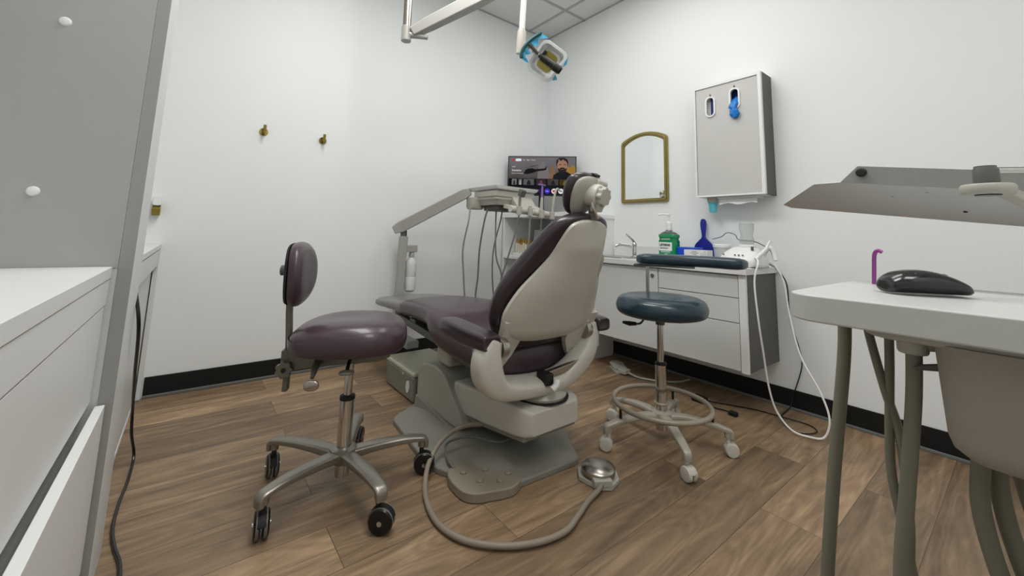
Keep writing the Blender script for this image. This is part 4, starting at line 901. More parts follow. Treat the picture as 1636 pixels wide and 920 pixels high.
# instruments with their hoses (each hose droops behind the chair and rises to the head)
PURP = mat('purple_plastic', (126, 104, 168), 0.25, var=0.05)
inst = [('air_water_syringe', 'dark angular tipped instrument hanging first at left of the holder bar', (1.562, 1.53), DARKG, [(1.562, 1.925, 1.01), (1.532, 1.93, 0.88), (1.50, 1.95, 0.74), (1.475, 1.97, 0.62), (1.50, 2.03, 0.42), (1.575, 2.12, 0.36), (1.60, 2.2, 0.45), (1.575, 2.2, 0.62), (1.578, 2.2, 0.80), (1.625, 2.2, 0.98), (1.64, 2.2, 1.06)]),
        ('dental_handpiece', 'plain instrument hose hanging second from left on the holder bar', None, GREYP, [(1.652, 1.925, 1.01), (1.652, 1.93, 0.88), (1.652, 1.95, 0.74), (1.645, 1.97, 0.58), (1.62, 2.03, 0.42), (1.63, 2.14, 0.38), (1.64, 2.2, 0.50), (1.652, 2.2, 0.62), (1.60, 2.2, 0.75), (1.588, 2.2, 0.95), (1.588, 2.2, 1.06)]),
        ('dental_handpiece', 'slim instrument with translucent purple top standing in the holder bar', 1, PURP, [(1.748, 1.925, 1.01), (1.748, 1.93, 0.88), (1.755, 1.95, 0.74), (1.74, 1.97, 0.58), (1.62, 2.06, 0.40), (1.50, 2.16, 0.36), (1.48, 2.24, 0.46), (1.488, 2.24, 0.62), (1.487, 2.23, 0.80), (1.502, 2.21, 0.98), (1.52, 2.2, 1.06)]),
        ('dental_handpiece', 'thin angled metal instrument last at right of the holder bar', 2, NICKEL, [(1.842, 1.925, 1.00), (1.828, 1.93, 0.90), (1.805, 1.95, 0.74), (1.75, 1.98, 0.56), (1.60, 2.10, 0.37), (1.44, 2.22, 0.36), (1.415, 2.26, 0.46), (1.39, 2.26, 0.64), (1.378, 2.26, 0.80), (1.40, 2.24, 0.98), (1.445, 2.3, 1.075)])]
for k, (nm, lab, kind, mm_, pts) in enumerate(inst):
    x_ = hx[k]; zb = 1.045 - 0.0057 * k
    t = thing(nm, lab, 'dental instrument', (x_, 1.925, zb), 'instruments on the delivery unit')
    if k == 0:
        part('handle', Geo().tube([(x_, 1.925, 1.01), (x_, 1.92, 1.10), (x_ - 0.005, 1.91, 1.135)], [0.009, 0.010, 0.009], 14), NICKEL, t)
        part('head', Geo().obox((x_ + 0.004, 1.905, 1.150), (1, 0.2, 0), (0, 1, 0.4), (0, -0.4, 1), 0.022, 0.018, 0.022), DARKG, t, bevel=0.006)
    elif k == 1:
        part('handle', Geo().tube([(x_, 1.925, 1.0), (x_, 1.925, 1.075)], [0.008, 0.011], 14), GREYP, t)
    elif k == 2:
        part('handle', Geo().tube([(x_, 1.925, 1.0), (x_, 1.925, 1.09), (x_ + 0.002, 1.925, 1.14)], [0.010, 0.011, 0.008], 14), GREYP, t)
        part('tip', Geo().tube([(x_ + 0.002, 1.925, 1.14), (x_ + 0.004, 1.925, 1.215)], [0.008, 0.006], 12).tube([(x_ - 0.024, 1.935, 1.222), (x_ + 0.022, 1.915, 1.218)], 0.005, 10), PURP, t, label='purple tip')
    else:
        part('handle', Geo().tube(spline([(x_, 1.925, 1.0), (x_ + 0.006, 1.925, 1.09), (x_ + 0.028, 1.925, 1.185), (x_ + 0.045, 1.925, 1.208), (x_ + 0.066, 1.92, 1.198)], 5), [0.009] * 8 + [0.0075] * 9 + [0.006] * 4, 12), GREYP, t)
    part('hose', Geo().tube(spline(pts, 8), 0.0056 if k != 0 else 0.0048, 10), TUBED if k in (0, 2) else TUBEG, t)

# ================================================================== OPERATING LIGHT
ol = thing('operating_light', 'ceiling mounted dental operating light with grey arm and blue wrapped handle', 'dental light', (0.80, 2.005, HC))
part('ceiling_post', Geo().tube([(0.798, 2.008, HC), (0.803, 2.005, 1.985)], 0.022, 20).lathe([(0.09, 0), (0.09, -0.02), (0.03, -0.05), (0, -0.05)], (0.798, 2.008, HC)), NICKEL, ol)
part('joint', Geo().cyl((0.803, 2.005, 2.0), (0.804, 2.005, 1.915), 0.0265, 0.0265).cyl((0.815, 1.997, 1.955), (0.90, 1.94, 1.945), 0.018, 0.012), STEELG, ol, bevel=0.004)
part('spring_arm', Geo().bar([(0.828, 1.985, 1.965), (0.90, 1.93, 2.02), (1.12, 1.76, 2.185), (1.30, 1.605, 2.33)], [0.022, 0.030, 0.034, 0.034], [0.026, 0.032, 0.038, 0.036]), STEELG, ol, bevel=0.008)
part('arm_cap', Geo().tube([(1.28, 1.62, 2.31), (1.31, 1.595, 2.34)], 0.05, 20), STEELG, ol, bevel=0.008)
part('drop_tube', Geo().tube([(1.30, 1.605, 2.32), (1.299, 1.62, 1.995)], 0.0165, 18), WHITE, ol)
part('swivel_housing', Geo().tube([(1.299, 1.62, 2.01), (1.300, 1.622, 1.99), (1.302, 1.63, 1.90), (1.300, 1.635, 1.87)], [0.0175, 0.024, 0.025, 0.020], 22), IVORY, ol)
Lr = Vector((0.786, -0.618, 0.031)); Lu = Vector((-0.101, -0.079, 0.992)); Lf = Vector((0.61, 0.782, 0.124))
c = Vector((1.424, 1.55, 1.838))
nl = (-Lf + Lu * -0.25 + Lr * -0.12).normalized()          # the dish faces the chair side
ea = (Lr * 0.80 + Lu * -0.6); ea = (ea - nl * ea.dot(nl)).normalized(); eb = nl.cross(ea)
if eb.z < 0: eb = -eb
def dish(w_, h_, d_, r_): return [c + ea * a + eb * b + nl * d_ for a, b in rrect(w_, h_, r_, 7)]
part('reflector_shell', Geo().rings([dish(0.06, 0.08, -0.055, 0.02), dish(0.12, 0.14, -0.045, 0.035), dish(0.155, 0.185, -0.01, 0.036), dish(0.162, 0.192, 0.0, 0.036), dish(0.156, 0.186, 0.004, 0.034), dish(0.138, 0.166, -0.006, 0.030), dish(0.11, 0.128, -0.032, 0.03), dish(0.05, 0.06, -0.040, 0.02)]), mat('reflector_white', (240, 242, 242), 0.12, metal=0.1, coat=0.8), ol)
part('reflector_core', Geo().prism([(a, b) for a, b in rrect(0.085, 0.10, 0.02, 5)], c + nl * -0.030, ea, eb, 0.002), mat('amber_reflector', (150, 138, 66), 0.2, metal=0.7), ol, label='amber inner reflector')
v, f = holed_plate(rrect(0.160, 0.190, 0.036, 7), [rrect(0.134, 0.160, 0.030, 7)[::-1]], 0.006)
part('lens_rim', Geo().add(oriented(v, c + nl * 0.006, ea, eb), f), mat('clear_rim', (236, 242, 242), 0.08, trans=0.25, ior=1.3, coat=0.8), ol, bevel=0.002)
CY = mat('cyan_film', (72, 186, 232), 0.25, coat=0.5, var=0.1)
hA = Vector((1.302, 1.625, 1.872)); 
d0 = c + ea * -0.075 + nl * 0.02; d1 = c + ea * 0.055 + nl * 0.045
part('yoke_bar', Geo().tube([d0 - ea * 0.02, d0, c + ea * -0.045 + nl * 0.04], [0.010, 0.011, 0.010], 14), NICKEL, ol)
part('bulb_cover', Geo().tube([c + ea * -0.05 + nl * 0.042, c + ea * -0.035 + nl * 0.045, c + ea * -0.034 + nl * 0.045, c + ea * 0.045 + nl * 0.05, c + ea * 0.046 + nl * 0.05, c + ea * 0.085 + nl * 0.052, c + ea * 0.095 + nl * 0.052], [0.012, 0.013, 0.019, 0.021, 0.023, 0.023, 0.016], 22), BLACK, ol, bevel=0.001, label='black bulb cover')
part('thumb_screw', Geo().cyl(c + ea * -0.035 + eb * 0.01 + nl * 0.045, c + ea * -0.032 + eb * 0.038 + nl * 0.045, 0.009), BLACK, ol)
# curved handle wrapped in film
arcp = [Vector((0, 0, 0.89)) + (p - Vector((0, 0, 0.89))) * 0.965 for p in spline([(1.313, 1.637, 1.850), (1.312, 1.630, 1.885), (1.325, 1.612, 1.925), (1.350, 1.588, 1.960), (1.385, 1.556, 1.992)], 4)]
hc = Vector((1.288, 1.550, 1.896))
part('handle', Geo().tube(arcp, [0.006] + [0.009] * (len(arcp) - 2) + [0.006], 12), mat('dark_teal_plastic', (26, 84, 84), 0.35), ol, label='dark teal curved handle')
part('handle_stem', Geo().tube([hc, c + ea * -0.05 + nl * 0.03], [0.011, 0.009], 12), DARKG, ol)
g = Geo(); vv = []
n_ = len(arcp)
for i, p in enumerate(arcp): vv.append(p - nl * 0.010 - ea * 0.002)
for i, p in enumerate(arcp): vv.append(p + ea * (0.034 + 0.012 * math.sin(i * 1.3) - (0.022 if 6 < i < 9 else 0)) - nl * (0.014 + 0.008 * math.sin(i * 1.7)))
vv += [p + nl * 0.002 for p in vv]
ff = [(i, i + 1, n_ + i + 1, n_ + i) for i in range(n_ - 1)] + [(2 * n_ + i, 3 * n_ + i, 3 * n_ + i + 1, 2 * n_ + i + 1) for i in range(n_ - 1)] + [(n_ + i, n_ + i + 1, 3 * n_ + i + 1, 3 * n_ + i) for i in range(n_ - 1)]
part('barrier_film', g.add(vv, ff), CY, ol, label='cyan barrier film on the handle')
part('barrier_film', Geo().add([c + ea * 0.088 + eb * 0.02, c + ea * 0.098 + eb * 0.05 + nl * .003, c + ea * 0.080 + eb * 0.085, c + ea * 0.083 + eb * 0.05 - nl * 0.004, c + ea * 0.088 + eb * 0.02 - nl * 0.004], [(0, 1, 2, 3), (4, 3, 2, 1), (0, 4, 1), (0, 3, 4)]).add([c + ea * 0.082 + eb * -0.03, c + ea * 0.105 + eb * -0.045, c + ea * 0.086 + eb * -0.065, c + ea * 0.08 + eb * -0.05 - nl * 0.004], [(0, 1, 2, 3), (0, 3, 1), (1, 3, 2)]), CY, ol)
part('light_yoke', Geo().bar([(1.302, 1.63, 1.885), (1.315, 1.60, 1.895), tuple(hc)], 0.014, 0.012), GREYP, ol, bevel=0.003)

# ================================================================== STOOLS
def caster(parent, x, y, ang, mw, mh, top, lab=None, wr=0.030, style='black'):
    """a caster under (x, y): twin wheel with fork; ang = rolling direction"""
    c_ = part('caster', Geo().cyl((x, y, wr * 1.6), (x, y, top), 0.008, 0.008, 12), mh, parent, label=lab)
    d = Vector((math.cos(ang), math.sin(ang), 0)); s_ = Vector((-d.y, d.x, 0))
    w = Vector((x, y, wr)) + d * 0.012
    for sg in (-1, 1):
        g = Geo()
        g.lathe([(wr * 0.5, 0), (wr * 0.86, 0.0), (wr, 0.004), (wr, 0.012), (wr * 0.9, 0.0165), (wr * 0.55, 0.018), (0, 0.018)], w + s_ * 0.003 * sg, s_ * sg, 26)
        part('wheel', g, mw, c_)
        if style == 'black':
            part('tread', Geo().lathe([(wr * 0.97, 0.003), (wr * 1.03, 0.005), (wr * 1.03, 0.011), (wr * 0.97, 0.013)], w + s_ * 0.003 * sg, s_ * sg, 26), TUBED, c_)
            part('hub_cap', Geo().lathe([(wr * 0.2, 0), (wr * 0.2, 0.003), (0, 0.003)], w + s_ * 0.0205 * sg, s_ * sg, 14), CHROME, c_)
    pr_ = []
    for k in range(9):
        a = math.radians(0 + 22.5 * k); pr_.append(((wr * 1.06) * math.cos(a), (wr * 1.06) * math.sin(a)))
    pr_ = [(a, max(b, 0.2 * wr)) for a, b in pr_]
    part('hood', Geo().prism(pr_, w - s_ * 0.012, d, (0, 0, 1), -0.024), mh, c_, bevel=0.003)
def star(parent, cx_, cy_, angs, R, hub, tip, m, hw, w0=0.026, w1=0.015, drop=True):
    g = Geo()
    g.lathe([(0.034, -0.028), (0.042, -0.02), (0.046, 0.0), (0.044, 0.018), (0.034, 0.024), (0.0, 0.024)], (cx_, cy_, hub))
    for a in angs:
        d = Vector((math.cos(a), math.sin(a), 0)); o = Vector((cx_, cy_, 0))
        pts = [o + d * 0.02 + Vector((0, 0, hub - 0.004)), o + d * R * 0.35 + Vector((0, 0, hub + 0.006)), o + d * R * 0.7 + Vector((0, 0, hub * 0.45 + tip * 0.55 + 0.008)), o + d * (R * 0.95) + Vector((0, 0, tip + 0.002)), o + d * (R + 0.012) + Vector((0, 0, tip - 0.006)), o + d * (R + 0.014) + Vector((0, 0, tip - 0.03))]
        q = spline(pts, 5); n_ = len(q)
        g.bar(q, [w0 + (w1 - w0) * i / (n_ - 1) for i in range(n_)], [0.017 + (0.009 - 0.017) * min(1, i / (n_ * 0.6)) for i in range(n_)], n=16, p=3.5)
        g.cyl(o + d * R + Vector((0, 0, tip - 0.028)), o + d * R + Vector((0, 0, tip + 0.001)), 0.014, 0.014, 14)
    return part('star_base', g, m, parent, bevel=0.0)

# --- plum operator stool
sx, sy = 0.492, 1.545
ps = thing('operator_stool', 'plum operator stool with backrest and black casters at left', 'stool', (sx, sy, 0))
angs = [math.radians(a) for a in (204, 276, 345, 62, 131)]
ALU = mat('cast_aluminium', (150, 146, 136), 0.36, metal=0.75, var=0.08)
star(ps, sx, sy, angs, 0.275, 0.118, 0.124, ALU, 0, 0.027, 0.017)
for a, ra in zip(angs, (1.45, 5.6, 5.8, 1.0, 1.5)): caster(ps, sx + 0.275 * math.cos(a), sy + 0.275 * math.sin(a), ra, BLACK, BLACKM, 0.10, wr=0.037)
part('gas_cylinder', Geo().cyl((sx, sy, 0.045), (sx, sy, 0.298), 0.024), CHROME, ps, bevel=0.002)
part('cylinder_cap', Geo().lathe([(0.026, 0), (0.026, 0.012), (0.02, 0.015), (0, 0.015)], (sx, sy, 0.296)), BLACKM, ps)
part('piston', Geo().cyl((sx, sy, 0.30), (sx, sy, 0.455), 0.0145), CHROME, ps)
ph = math.radians(-25); fd = Vector((math.cos(ph), math.sin(ph), 0)); sd = Vector((-fd.y, fd.x, 0)); so = Vector((sx, sy, 0)) - fd * 0.005
rg = []
for h_, sc in interp([(0.476, 0.86), (0.480, 0.955), (0.492, 0.99), (0.515, 1.0), (0.542, 0.97), (0.564, 0.88), (0.579, 0.74), (0.587, 0.52), (0.588, 0.25), (0.588, 0.05)], 3):
    ring = []
    for k in range(48):
        a = 2 * PI * k / 48; cx_, cy_ = sup(a, 2.6)
        wy = 0.182 * (1 + 0.03 * cx_)
        xx = cx_ * 0.198
        ring.append(so + fd * xx * sc + sd * cy_ * wy * sc + Vector((0, 0, h_ - 0.010 * (1 - sc) - 0.018 * max(0, -cx_) ** 2 * sc * (h_ > 0.53))))
    rg.append(ring)
part('seat', Geo().rings(rg), PURPLE, ps)
OLG = mat('olive_grey_metal', (112, 110, 98), 0.45, metal=0.4, var=0.06)
o_ = Vector((sx, sy, 0))
part('seat_plate', Geo().bar([o_ - fd * 0.195 + Vector((0, 0, 0.432)), o_ - fd * 0.10 + Vector((0, 0, 0.448)), o_ + fd * 0.10 + Vector((0, 0, 0.460)), o_ + fd * 0.14 + Vector((0, 0, 0.466))], [0.03, 0.05, 0.09, 0.08], [0.028, 0.026, 0.016, 0.010]), OLG, ps, bevel=0.004)
bo = o_ - fd * 0.205
part('back_post', Geo().bar(spline([bo + Vector((0, 0, 0.335)), bo + Vector((0, 0, 0.45)), bo - fd * 0.006 + Vector((0, 0, 0.54)), bo - fd * 0.012 + Vector((0, 0, 0.64)), bo - fd * 0.004 + Vector((0, 0, 0.77))], 6), 0.016, 0.008, up=tuple(fd)), OLG, ps, bevel=0.002)
part('post_sleeve', Geo().obox(bo + Vector((0, 0, 0.435)), fd, sd, (0, 0, 1), 0.018, 0.024, 0.038), OLG, ps, bevel=0.003)
kd = (-sd).normalized(); e_ = Vector((0, 0, 1)).cross(kd).normalized(); g_ = kd.cross(e_)
poly = [((0.026 + 0.003 * math.cos(7 * a)) * math.cos(a), (0.026 + 0.003 * math.cos(7 * a)) * math.sin(a)) for a in np.linspace(0, 2 * PI, 50)[:-1]]
kb = part('adjust_knob', Geo().prism(poly, bo + kd * 0.024 + Vector((0, 0, 0.415)), e_, g_, 0.024), OLG, ps, bevel=0.003, label='lobed grey tension knob')
part('knob_hole', Geo().cyl(bo + kd * 0.047 + Vector((0, 0, 0.415)), bo + kd * 0.0495 + Vector((0, 0, 0.415)), 0.008), BLACK, kb)
for s0, ll in ((-0.095, 1), (0.0, 0)):
    st = o_ + fd * s0 - sd * 0.05 + Vector((0, 0, 0.445)) if ll else o_ + fd * 0.012 - sd * 0.06 + Vector((0, 0, 0.455))
    if ll:
        en = st - sd * 0.09 + Vector((0, 0, -0.052))
        part('lever', Geo().tube([st, st - sd * 0.05 + Vector((0, 0, -0.008)), st - sd * 0.085 + Vector((0, 0, -0.03))], [0.014, 0.012, 0.006], 12), OLG, ps)
        part('lever_paddle', Geo().ell(en, 0.024, 0.024, 0.017, 18, 10, 2.4, Matrix(((fd.x, -sd.x * .3, 0), (fd.y, -sd.y * .3, 0), (0, 0, 1)))), NICKEL, ps)
    else:
        en = st - sd * 0.10 + Vector((0, 0, -0.020))
        part('lever', Geo().tube([st, st - sd * 0.06, st - sd * 0.09 + Vector((0, 0, -0.014))], 0.006, 10), BLACKM, ps)
        part('lever_paddle', Geo().ell(en, 0.024, 0.020, 0.006, 18, 10, 2.4, Matrix(((fd.x, -sd.x, 0), (fd.y, -sd.y, 0), (0, 0, 1)))), OLG, ps)
# back pad (disc shaped, convex to the front)
bc_ = o_ - fd * 0.196 + Vector((0, 0, 0.732)); tl = (Vector((0, 0, 1)) - fd * 0.02).normalized()
rg = []
for d_, sc in interp([(-0.022, 0.55), (-0.020, 0.90), (-0.010, 0.985), (0.004, 1.0), (0.014, 0.95), (0.025, 0.80), (0.032, 0.58), (0.036, 0.30), (0.037, 0.05)], 3):
    ring = []
    for k in range(44):
        a, b = sup(2 * PI * k / 44, 2.3)
        ring.append(bc_ + fd * (d_ - 0.03 * 0 + 0.018 * (a * sc) ** 2) + sd * a * 0.140 * sc + tl * b * 0.112 * sc)
    rg.append(ring)
part('backrest', Geo().rings(rg), PURPLE, ps)
rg = []
for d_, sc in ((-0.030, 0.80), (-0.028, 0.93), (-0.021, 0.96)):
    rg.append([bc_ + fd * (d_ + 0.018 * (sup(2 * PI * k / 44, 2.3)[0] * sc) ** 2) + sd * sup(2 * PI * k / 44, 2.3)[0] * 0.140 * sc + tl * sup(2 * PI * k / 44, 2.3)[1] * 0.112 * sc for k in range(44)])
part('backrest_shell', Geo().rings(rg), BLACKM, ps)
part('backrest_mount', Geo().cyl(bc_ - fd * 0.028 + Vector((0, 0, 0.01)), bc_ - fd * 0.060 + Vector((0, 0, 0.01)), 0.018), DARKG, ps, bevel=0.003)

# --- teal assistant stool
sx, sy = 1.718, 1.072
bs = thing('assistant_stool', 'teal assistant stool with foot ring, padded arm bar and white casters', 'stool', (sx, sy, 0))
angs = [math.radians(a) for a in (158, 231, 303, 17, 88)]
LBG = mat('light_beige_metal', (178, 172, 158), 0.4, metal=0.2, var=0.04)
CREW = mat('off_white_wheel', (206, 202, 192), 0.45)
star(bs, sx, sy, angs, 0.262, 0.118, 0.102, LBG, 0, 0.022, 0.013)
for a, ra in zip(angs, (2.2, 4.4, 5.5, 0.4, 1.9)): caster(bs, sx + 0.262 * math.cos(a), sy + 0.262 * math.sin(a), ra, CREW, CREW, 0.078, wr=0.027, style='white')
part('gas_cylinder', Geo().cyl((sx, sy, 0.06), (sx, sy, 0.335), 0.0245), CHROME, bs, bevel=0.002)
part('cylinder_cap', Geo().lathe([(0.026, 0), (0.026, 0.008), (0.02, 0.012), (0, 0.012)], (sx, sy, 0.334)), BLACKM, bs)
part('piston', Geo().cyl((sx, sy, 0.34), (sx, sy, 0.52), 0.0145), CHROME, bs)
part('seat_hub', Geo().cyl((sx, sy, 0.508), (sx, sy, 0.55), 0.020), DARKG, bs)
part('foot_ring', Geo().tube([(sx + 0.205 * math.cos(a), sy + 0.205 * math.sin(a), 0.172) for a in np.linspace(0, 2 * PI, 57)[:-1]], 0.0105, 12, closed=True).tube([(sx + 0.0275 * math.cos(a), sy + 0.0275 * math.sin(a), 0.172) for a in np.linspace(0, 2 * PI, 25)[:-1]], 0.005, 10, closed=True), mat('taupe_ring', (160, 150, 134), 0.4, metal=0.2), bs)
for a in angs[:1] + angs[2:4]:
    rr_ = 0.205; p = Vector((sx + rr_ * math.cos(a), sy + rr_ * math.sin(a), 0))
    part('ring_clamp', Geo().cyl(p + Vector((0, 0, 0.115)), p + Vector((0, 0, 0.172)), 0.006, 0.006, 10), BLACKM, bs)
part('seat_pad', Geo().lathe([(p[1], p[0]) for p in interp([(0.0, 0.12), (0.002, 0.165), (0.014, 0.192), (0.035, 0.2), (0.055, 0.198), (0.076, 0.186), (0.088, 0.16), (0.093, 0.11), (0.095, 0.05), (0.095, 0.001)], 3)], (sx + 0.008, sy, 0.545), n=56), TEAL, bs)
part('lever', Geo().tube(spline([(sx - 0.02, sy + 0.03, 0.546), (sx - 0.03, sy + 0.055, 0.535), (sx - 0.04, sy + 0.075, 0.505), (sx - 0.05, sy + 0.10, 0.498)], 5), 0.0045, 8), BLACKM, bs)
part('lever_grip', Geo().tube([(sx - 0.048, sy + 0.095, 0.499), (sx - 0.058, sy + 0.125, 0.496), (sx - 0.068, sy + 0.155, 0.498)], [0.008, 0.011, 0.006], 12), BLACKM, bs)
part('tilt_tab', Geo().box(sx + 0.02, sx + 0.04, sy - 0.085, sy - 0.065, 0.525, 0.548), BLACKM, bs)
# arm bar
ap = Vector((1.80, 1.15, 0))
part('arm_post', Geo().bar([(1.70, 1.085, 0.535), (1.80, 1.18, 0.535), (1.875, 1.24, 0.54), (1.885, 1.245, 0.56), (1.885, 1.245, 0.760)], 0.017, 0.006, up=(0.78, 0.6, 0.1)), STEELG, bs, bevel=0.001)
part('arm_plate', Geo().obox((1.85, 1.13, 0.764), (0.46, -0.88, 0), (0.88, 0.46, 0), (0, 0, 1), 0.14, 0.035, 0.005), DARKG, bs, bevel=0.002)
ac = []
for k in range(15):
    s_ = k / 14; ac.append(Vector((1.735, 1.205, 0.795)).lerp(Vector((1.955, 0.785, 0.792)), s_) + Vector((0.055, 0.03, 0)) * math.sin(PI * s_) * 1.2)
n_ = len(ac)
hwid = [0.055] * n_; hhei = [0.028] * n_
hwid[0] = 0.042; hwid[-1] = 0.042; hhei[0] = 0.020; hhei[-1] = 0.020; hwid[1] = 0.053; hwid[-2] = 0.053
part('arm_pad', Geo().bar(ac, hwid, hhei, n=16, p=3.0), TEAL, bs, sub=1)

# ================================================================== ASSISTANT CART (right foreground)
ac_ = thing('cart_table', 'white mobile table with rounded end at right foreground with hoses below', 'table', (0.89, 0.0, 0))
tx0, tx1, ty1, ty0 = 0.69, 1.10, 0.232, -0.55
part('table_top', Geo().prism(rrect(tx1 - tx0, ty1 - ty0, 0.045, 8, (tx0 + tx1) / 2, (ty0 + ty1) / 2), (0, 0, 0.783), (1, 0, 0), (0, 1, 0), 0.037), mat('cart_laminate', (196, 197, 194), 0.38, var=0.015), ac_, bevel=0.003)
part('under_plate', Geo().prism(rrect(0.30, 0.60, 0.04, 6, 0.90, -0.14), (0, 0, 0.766), (1, 0, 0), (0, 1, 0), 0.017), GREYP, ac_, bevel=0.006)
part('hose_socket', Geo().lathe([(0.015, 0), (0.0165, 0.004), (0.0165, 0.040), (0.0, 0.040)], (0.80, 0.112, 0.745)).tube([(0.80, 0.11, 0.762), (0.815, 0.085, 0.762)], 0.012, 14), GREYP, ac_, bevel=0.002)
rg = []
for z_, x0, x1, y0, y1, r_ in ((0.770, 0.745, 1.02, -0.36, 0.088, 0.03), (0.66, 0.752, 1.01, -0.36, 0.084, 0.03), (0.645, 0.757, 1.0, -0.355, 0.080, 0.028), (0.634, 0.768, 0.99, -0.35, 0.068, 0.022), (0.628, 0.785, 0.98, -0.34, 0.050, 0.016)):
    rg.append([(a, b, z_) for a, b in rrect(x1 - x0, y1 - y0, r_, 5, (x0 + x1) / 2, (y0 + y1) / 2)])
part('storage_bin', Geo().rings(rg), mat('bin_taupe', (166, 161, 151), 0.75, bump=0.6, scale=160, var=0.05), ac_, label='taupe textured storage bin')
part('bin_latch', Geo().tube([(0.79, 0.085, 0.735), (0.785, 0.102, 0.732), (0.783, 0.110, 0.730)], [0.005, 0.004, 0.002], 8), DARKG, ac_)
part('column', Geo().box(0.90, 0.98, -0.62, -0.50, 0.06, 0.783), GREYP, ac_, bevel=0.01)
part('cart_foot', Geo().box(0.72, 1.12, -0.78, -0.34, 0.02, 0.06), GREYP, ac_, bevel=0.01)
hs = [([(0.90, 0.208, 0.770), (0.90, 0.214, 0.69), (0.90, 0.238, 0.50), (0.90, 0.256, 0.335), (0.90, 0.27, 0.18), (0.90, 0.26, 0.08), (0.92, 0.20, 0.03), (0.94, 0.05, 0.02), (0.95, -0.30, 0.06)], 0.0125),
      ([(0.80, 0.111, 0.75), (0.80, 0.116, 0.68), (0.80, 0.130, 0.56), (0.80, 0.143, 0.45), (0.80, 0.15, 0.30), (0.80, 0.15, 0.15), (0.83, 0.10, 0.05), (0.88, -0.05, 0.03), (0.92, -0.30, 0.06)], 0.0115),
      ([(0.95, 0.190, 0.770), (0.95, 0.186, 0.73), (0.95, 0.172, 0.65), (0.95, 0.157, 0.575), (0.95, 0.155, 0.45), (0.95, 0.16, 0.36), (0.95, 0.155, 0.2), (0.95, 0.10, 0.05), (0.95, -0.05, 0.02), (0.95, -0.30, 0.07)], 0.0085),
      ([(0.95, 0.160, 0.770), (0.95, 0.163, 0.70), (0.95, 0.168, 0.62), (0.95, 0.172, 0.52), (0.95, 0.160, 0.42), (0.95, 0.15, 0.32), (0.95, 0.12, 0.12), (0.95, 0.03, 0.03), (0.95, -0.30, 0.05)], 0.0085),
      ([(0.84, 0.055, 0.66), (0.84, 0.064, 0.60), (0.84, 0.066, 0.55), (0.84, 0.055, 0.48), (0.84, 0.035, 0.42), (0.85, 0.0, 0.3), (0.87, -0.1, 0.1), (0.90, -0.34, 0.05)], 0.0125),
      ([(0.86, 0.045, 0.66), (0.86, 0.05, 0.60), (0.86, 0.046, 0.54), (0.86, 0.032, 0.47), (0.86, 0.015, 0.40), (0.87, -0.03, 0.25), (0.88, -0.12, 0.1), (0.92, -0.34, 0.05)], 0.0125),
      ([(0.90, 0.03, 0.66), (0.90, 0.032, 0.60), (0.90, 0.022, 0.53), (0.90, 0.01, 0.45), (0.90, -0.02, 0.3), (0.91, -0.1, 0.1), (0.94, -0.34, 0.05)], 0.011),
      ([(0.80, 0.012, 0.66), (0.80, 0.012, 0.60), (0.80, 0.005, 0.50), (0.80, 0.0, 0.40), (0.81, -0.05, 0.2), (0.85, -0.2, 0.05), (0.88, -0.34, 0.05)], 0.011)]
for p_, r_ in hs: part('hose', Geo().tube(spline(p_, 7), r_ * 0.76, 14), TUBEO, ac_)
# mouse on the table
t = thing('computer_mouse', 'black wireless computer mouse on the white cart table', 'computer mouse', (0.877, 0.106, 0.82))
md = Vector((0.064, -0.073, 0)).normalized(); ms = Vector((-md.y, md.x, 0)); mo = Vector((0.877, 0.106, 0.8205))
rg = []
for s_, w_, h_ in interp([(-0.051, 0.012, 0.012), (-0.048, 0.022, 0.020), (-0.035, 0.029, 0.030), (-0.015, 0.031, 0.0345), (0.005, 0.030, 0.034), (0.025, 0.029, 0.029), (0.042, 0.027, 0.021), (0.049, 0.021, 0.016), (0.0515, 0.012, 0.010)], 4):
    ring = []
    for k in range(28):
        a, b = sup(2 * PI * k / 28, 2.5)
        z_ = 0.002 + (h_ * (0.32 + 0.68 * b) if b > 0 else h_ * 0.32 * (1 + b))
        ring.append(mo + md * s_ + ms * a * w_ * (1 if b > -0.2 else 0.9) + Vector((0, 0, max(0.0, z_))))
    rg.append(ring)
part('shell', Geo().rings(rg), mat('mouse_black', (22, 23, 24), 0.22, coat=0.4), t)
part('scroll_wheel', Geo().cyl(mo + md * 0.026 + ms * 0.003 + Vector((0, 0, 0.023)), mo + md * 0.026 - ms * 0.003 + Vector((0, 0, 0.023)), 0.009), BLACKM, t)
text('brand_text', 'logi', 0.008, mo + md * -0.022 - ms * 0.0235 + Vector((0, 0, 0.0285)), md, (Vector((0, 0, 1)) * 0.75 + ms * 0.66), MATS['ink_grey'], t, th=0.0003)
# purple bent straw / suction tip behind the table
t = single('suction_tip', 'purple bent plastic suction tip standing upright behind the cart table edge', 'suction tip', Geo().tube(spline([(1.02, 0.188, 0.8205), (1.014, 0.185, 0.85), (1.008, 0.182, 0.875), (1.004, 0.176, 0.883), (1.003, 0.170, 0.880)], 5), 0.0034, 12), mat('magenta_plastic', (150, 62, 150), 0.2, coat=0.5), (1.01, 0.18, 0.8205))

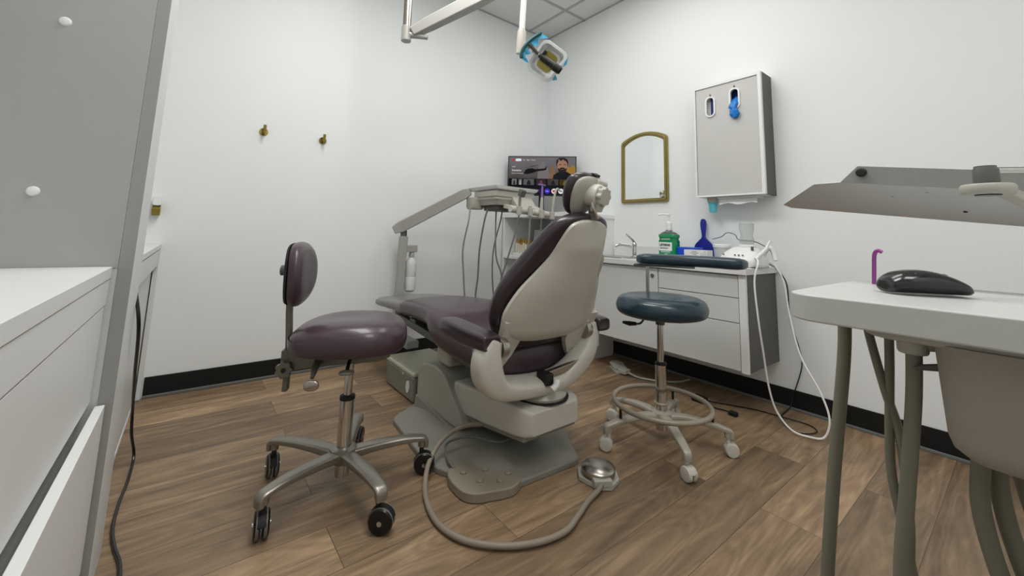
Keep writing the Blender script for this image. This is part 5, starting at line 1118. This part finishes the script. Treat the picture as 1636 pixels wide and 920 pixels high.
# overhead tray bracket above the cart
tr = thing('instrument_tray', 'grey sheet metal tray on chrome rod hanging above the cart table', 'tray arm', (1.05, 0.05, 0.98))
A_ = Vector((0.999, 0.224, 1.014)); t1 = Vector((-0.025, -0.989, -0.149)).normalized(); t2 = Vector((0.956, 0.02, -0.292)).normalized()
TM = mat('tray_steel', (214, 218, 220), 0.5, metal=0.1, var=0.05)
tn = t1.cross(t2).normalized()
if tn.z < 0: tn = -tn
part('tray_pan', Geo().prism([(-0.048, 0.018), (-0.152, 0.168), (-0.139, 0.186), (0.35, 0.155), (0.35, 0.0), (0.0, 0.0)], A_, t1, t2, 0.0025 * (1 if t1.cross(t2).z > 0 else -1)), TM, tr, bevel=0.0006)
lipu = Vector((0.05, -0.149, 0.987)).normalized()
part('tray_lip', Geo().prism([(0.0, 0.0), (0.35, 0.0), (0.35, 0.031), (0.024, 0.034)], A_, t1, lipu, -0.0025), mat('tray_lip_grey', (140, 140, 136), 0.45, metal=0.1), tr, bevel=0.0006, label='darker grey upturned tray edge')
nlip = t1.cross(lipu).normalized()
if nlip.x > 0: nlip = -nlip
part('rubber_bumper', Geo().lathe([(0.0085, 0), (0.0085, 0.003), (0.006, 0.005), (0, 0.005)], A_ + t1 * 0.032 + lipu * 0.021 + nlip * 0.003, nlip, 20), BLACKM, tr)
for s_, q_ in ((0.07, 0.06), (0.12, 0.03), (0.16, 0.11)):
    part('screw', Geo().ell(A_ + t1 * s_ + t2 * q_ - tn * 0.0005, 0.0055, 0.003, 0.0015, 12, 6), TM if s_ < 0.15 else BLACKM, tr)
px_, py_ = 0.868, 0.031
part('pivot_disc', Geo().lathe([(0.025, 0), (0.027, 0.003), (0.027, 0.011), (0.025, 0.014), (0, 0.014)], (px_, py_, 0.967), n=32), GREYP, tr)
part('pivot_ring', Geo().lathe([(0.013, -0.001), (0.013, 0.001), (0, 0.001)], (px_, py_, 0.9665)), BLACK, tr)
part('pivot_post', Geo().lathe([(0.013, 0), (0.013, 0.022), (0.011, 0.025), (0.011, 0.027), (0, 0.027)], (px_, py_, 0.980)), DARKG, tr)
part('chrome_rod', Geo().tube([(px_ + 0.008, py_ - 0.008, 1.001), (1.10, -0.20, 1.008), (1.45, -0.53, 1.02)], 0.0052, 16), CHROME, tr)
part('support_strut', Geo().bar([(px_ + 0.015, py_ - 0.012, 0.974), (px_ + 0.045, py_ - 0.035, 0.956), (px_ + 0.08, py_ - 0.06, 0.925), (1.0, -0.05, 0.915), (1.06, -0.05, 0.955)], [0.010, 0.009, 0.008, 0.010, 0.012], [0.006, 0.006, 0.005, 0.004, 0.004]), GREYP, tr, bevel=0.002)
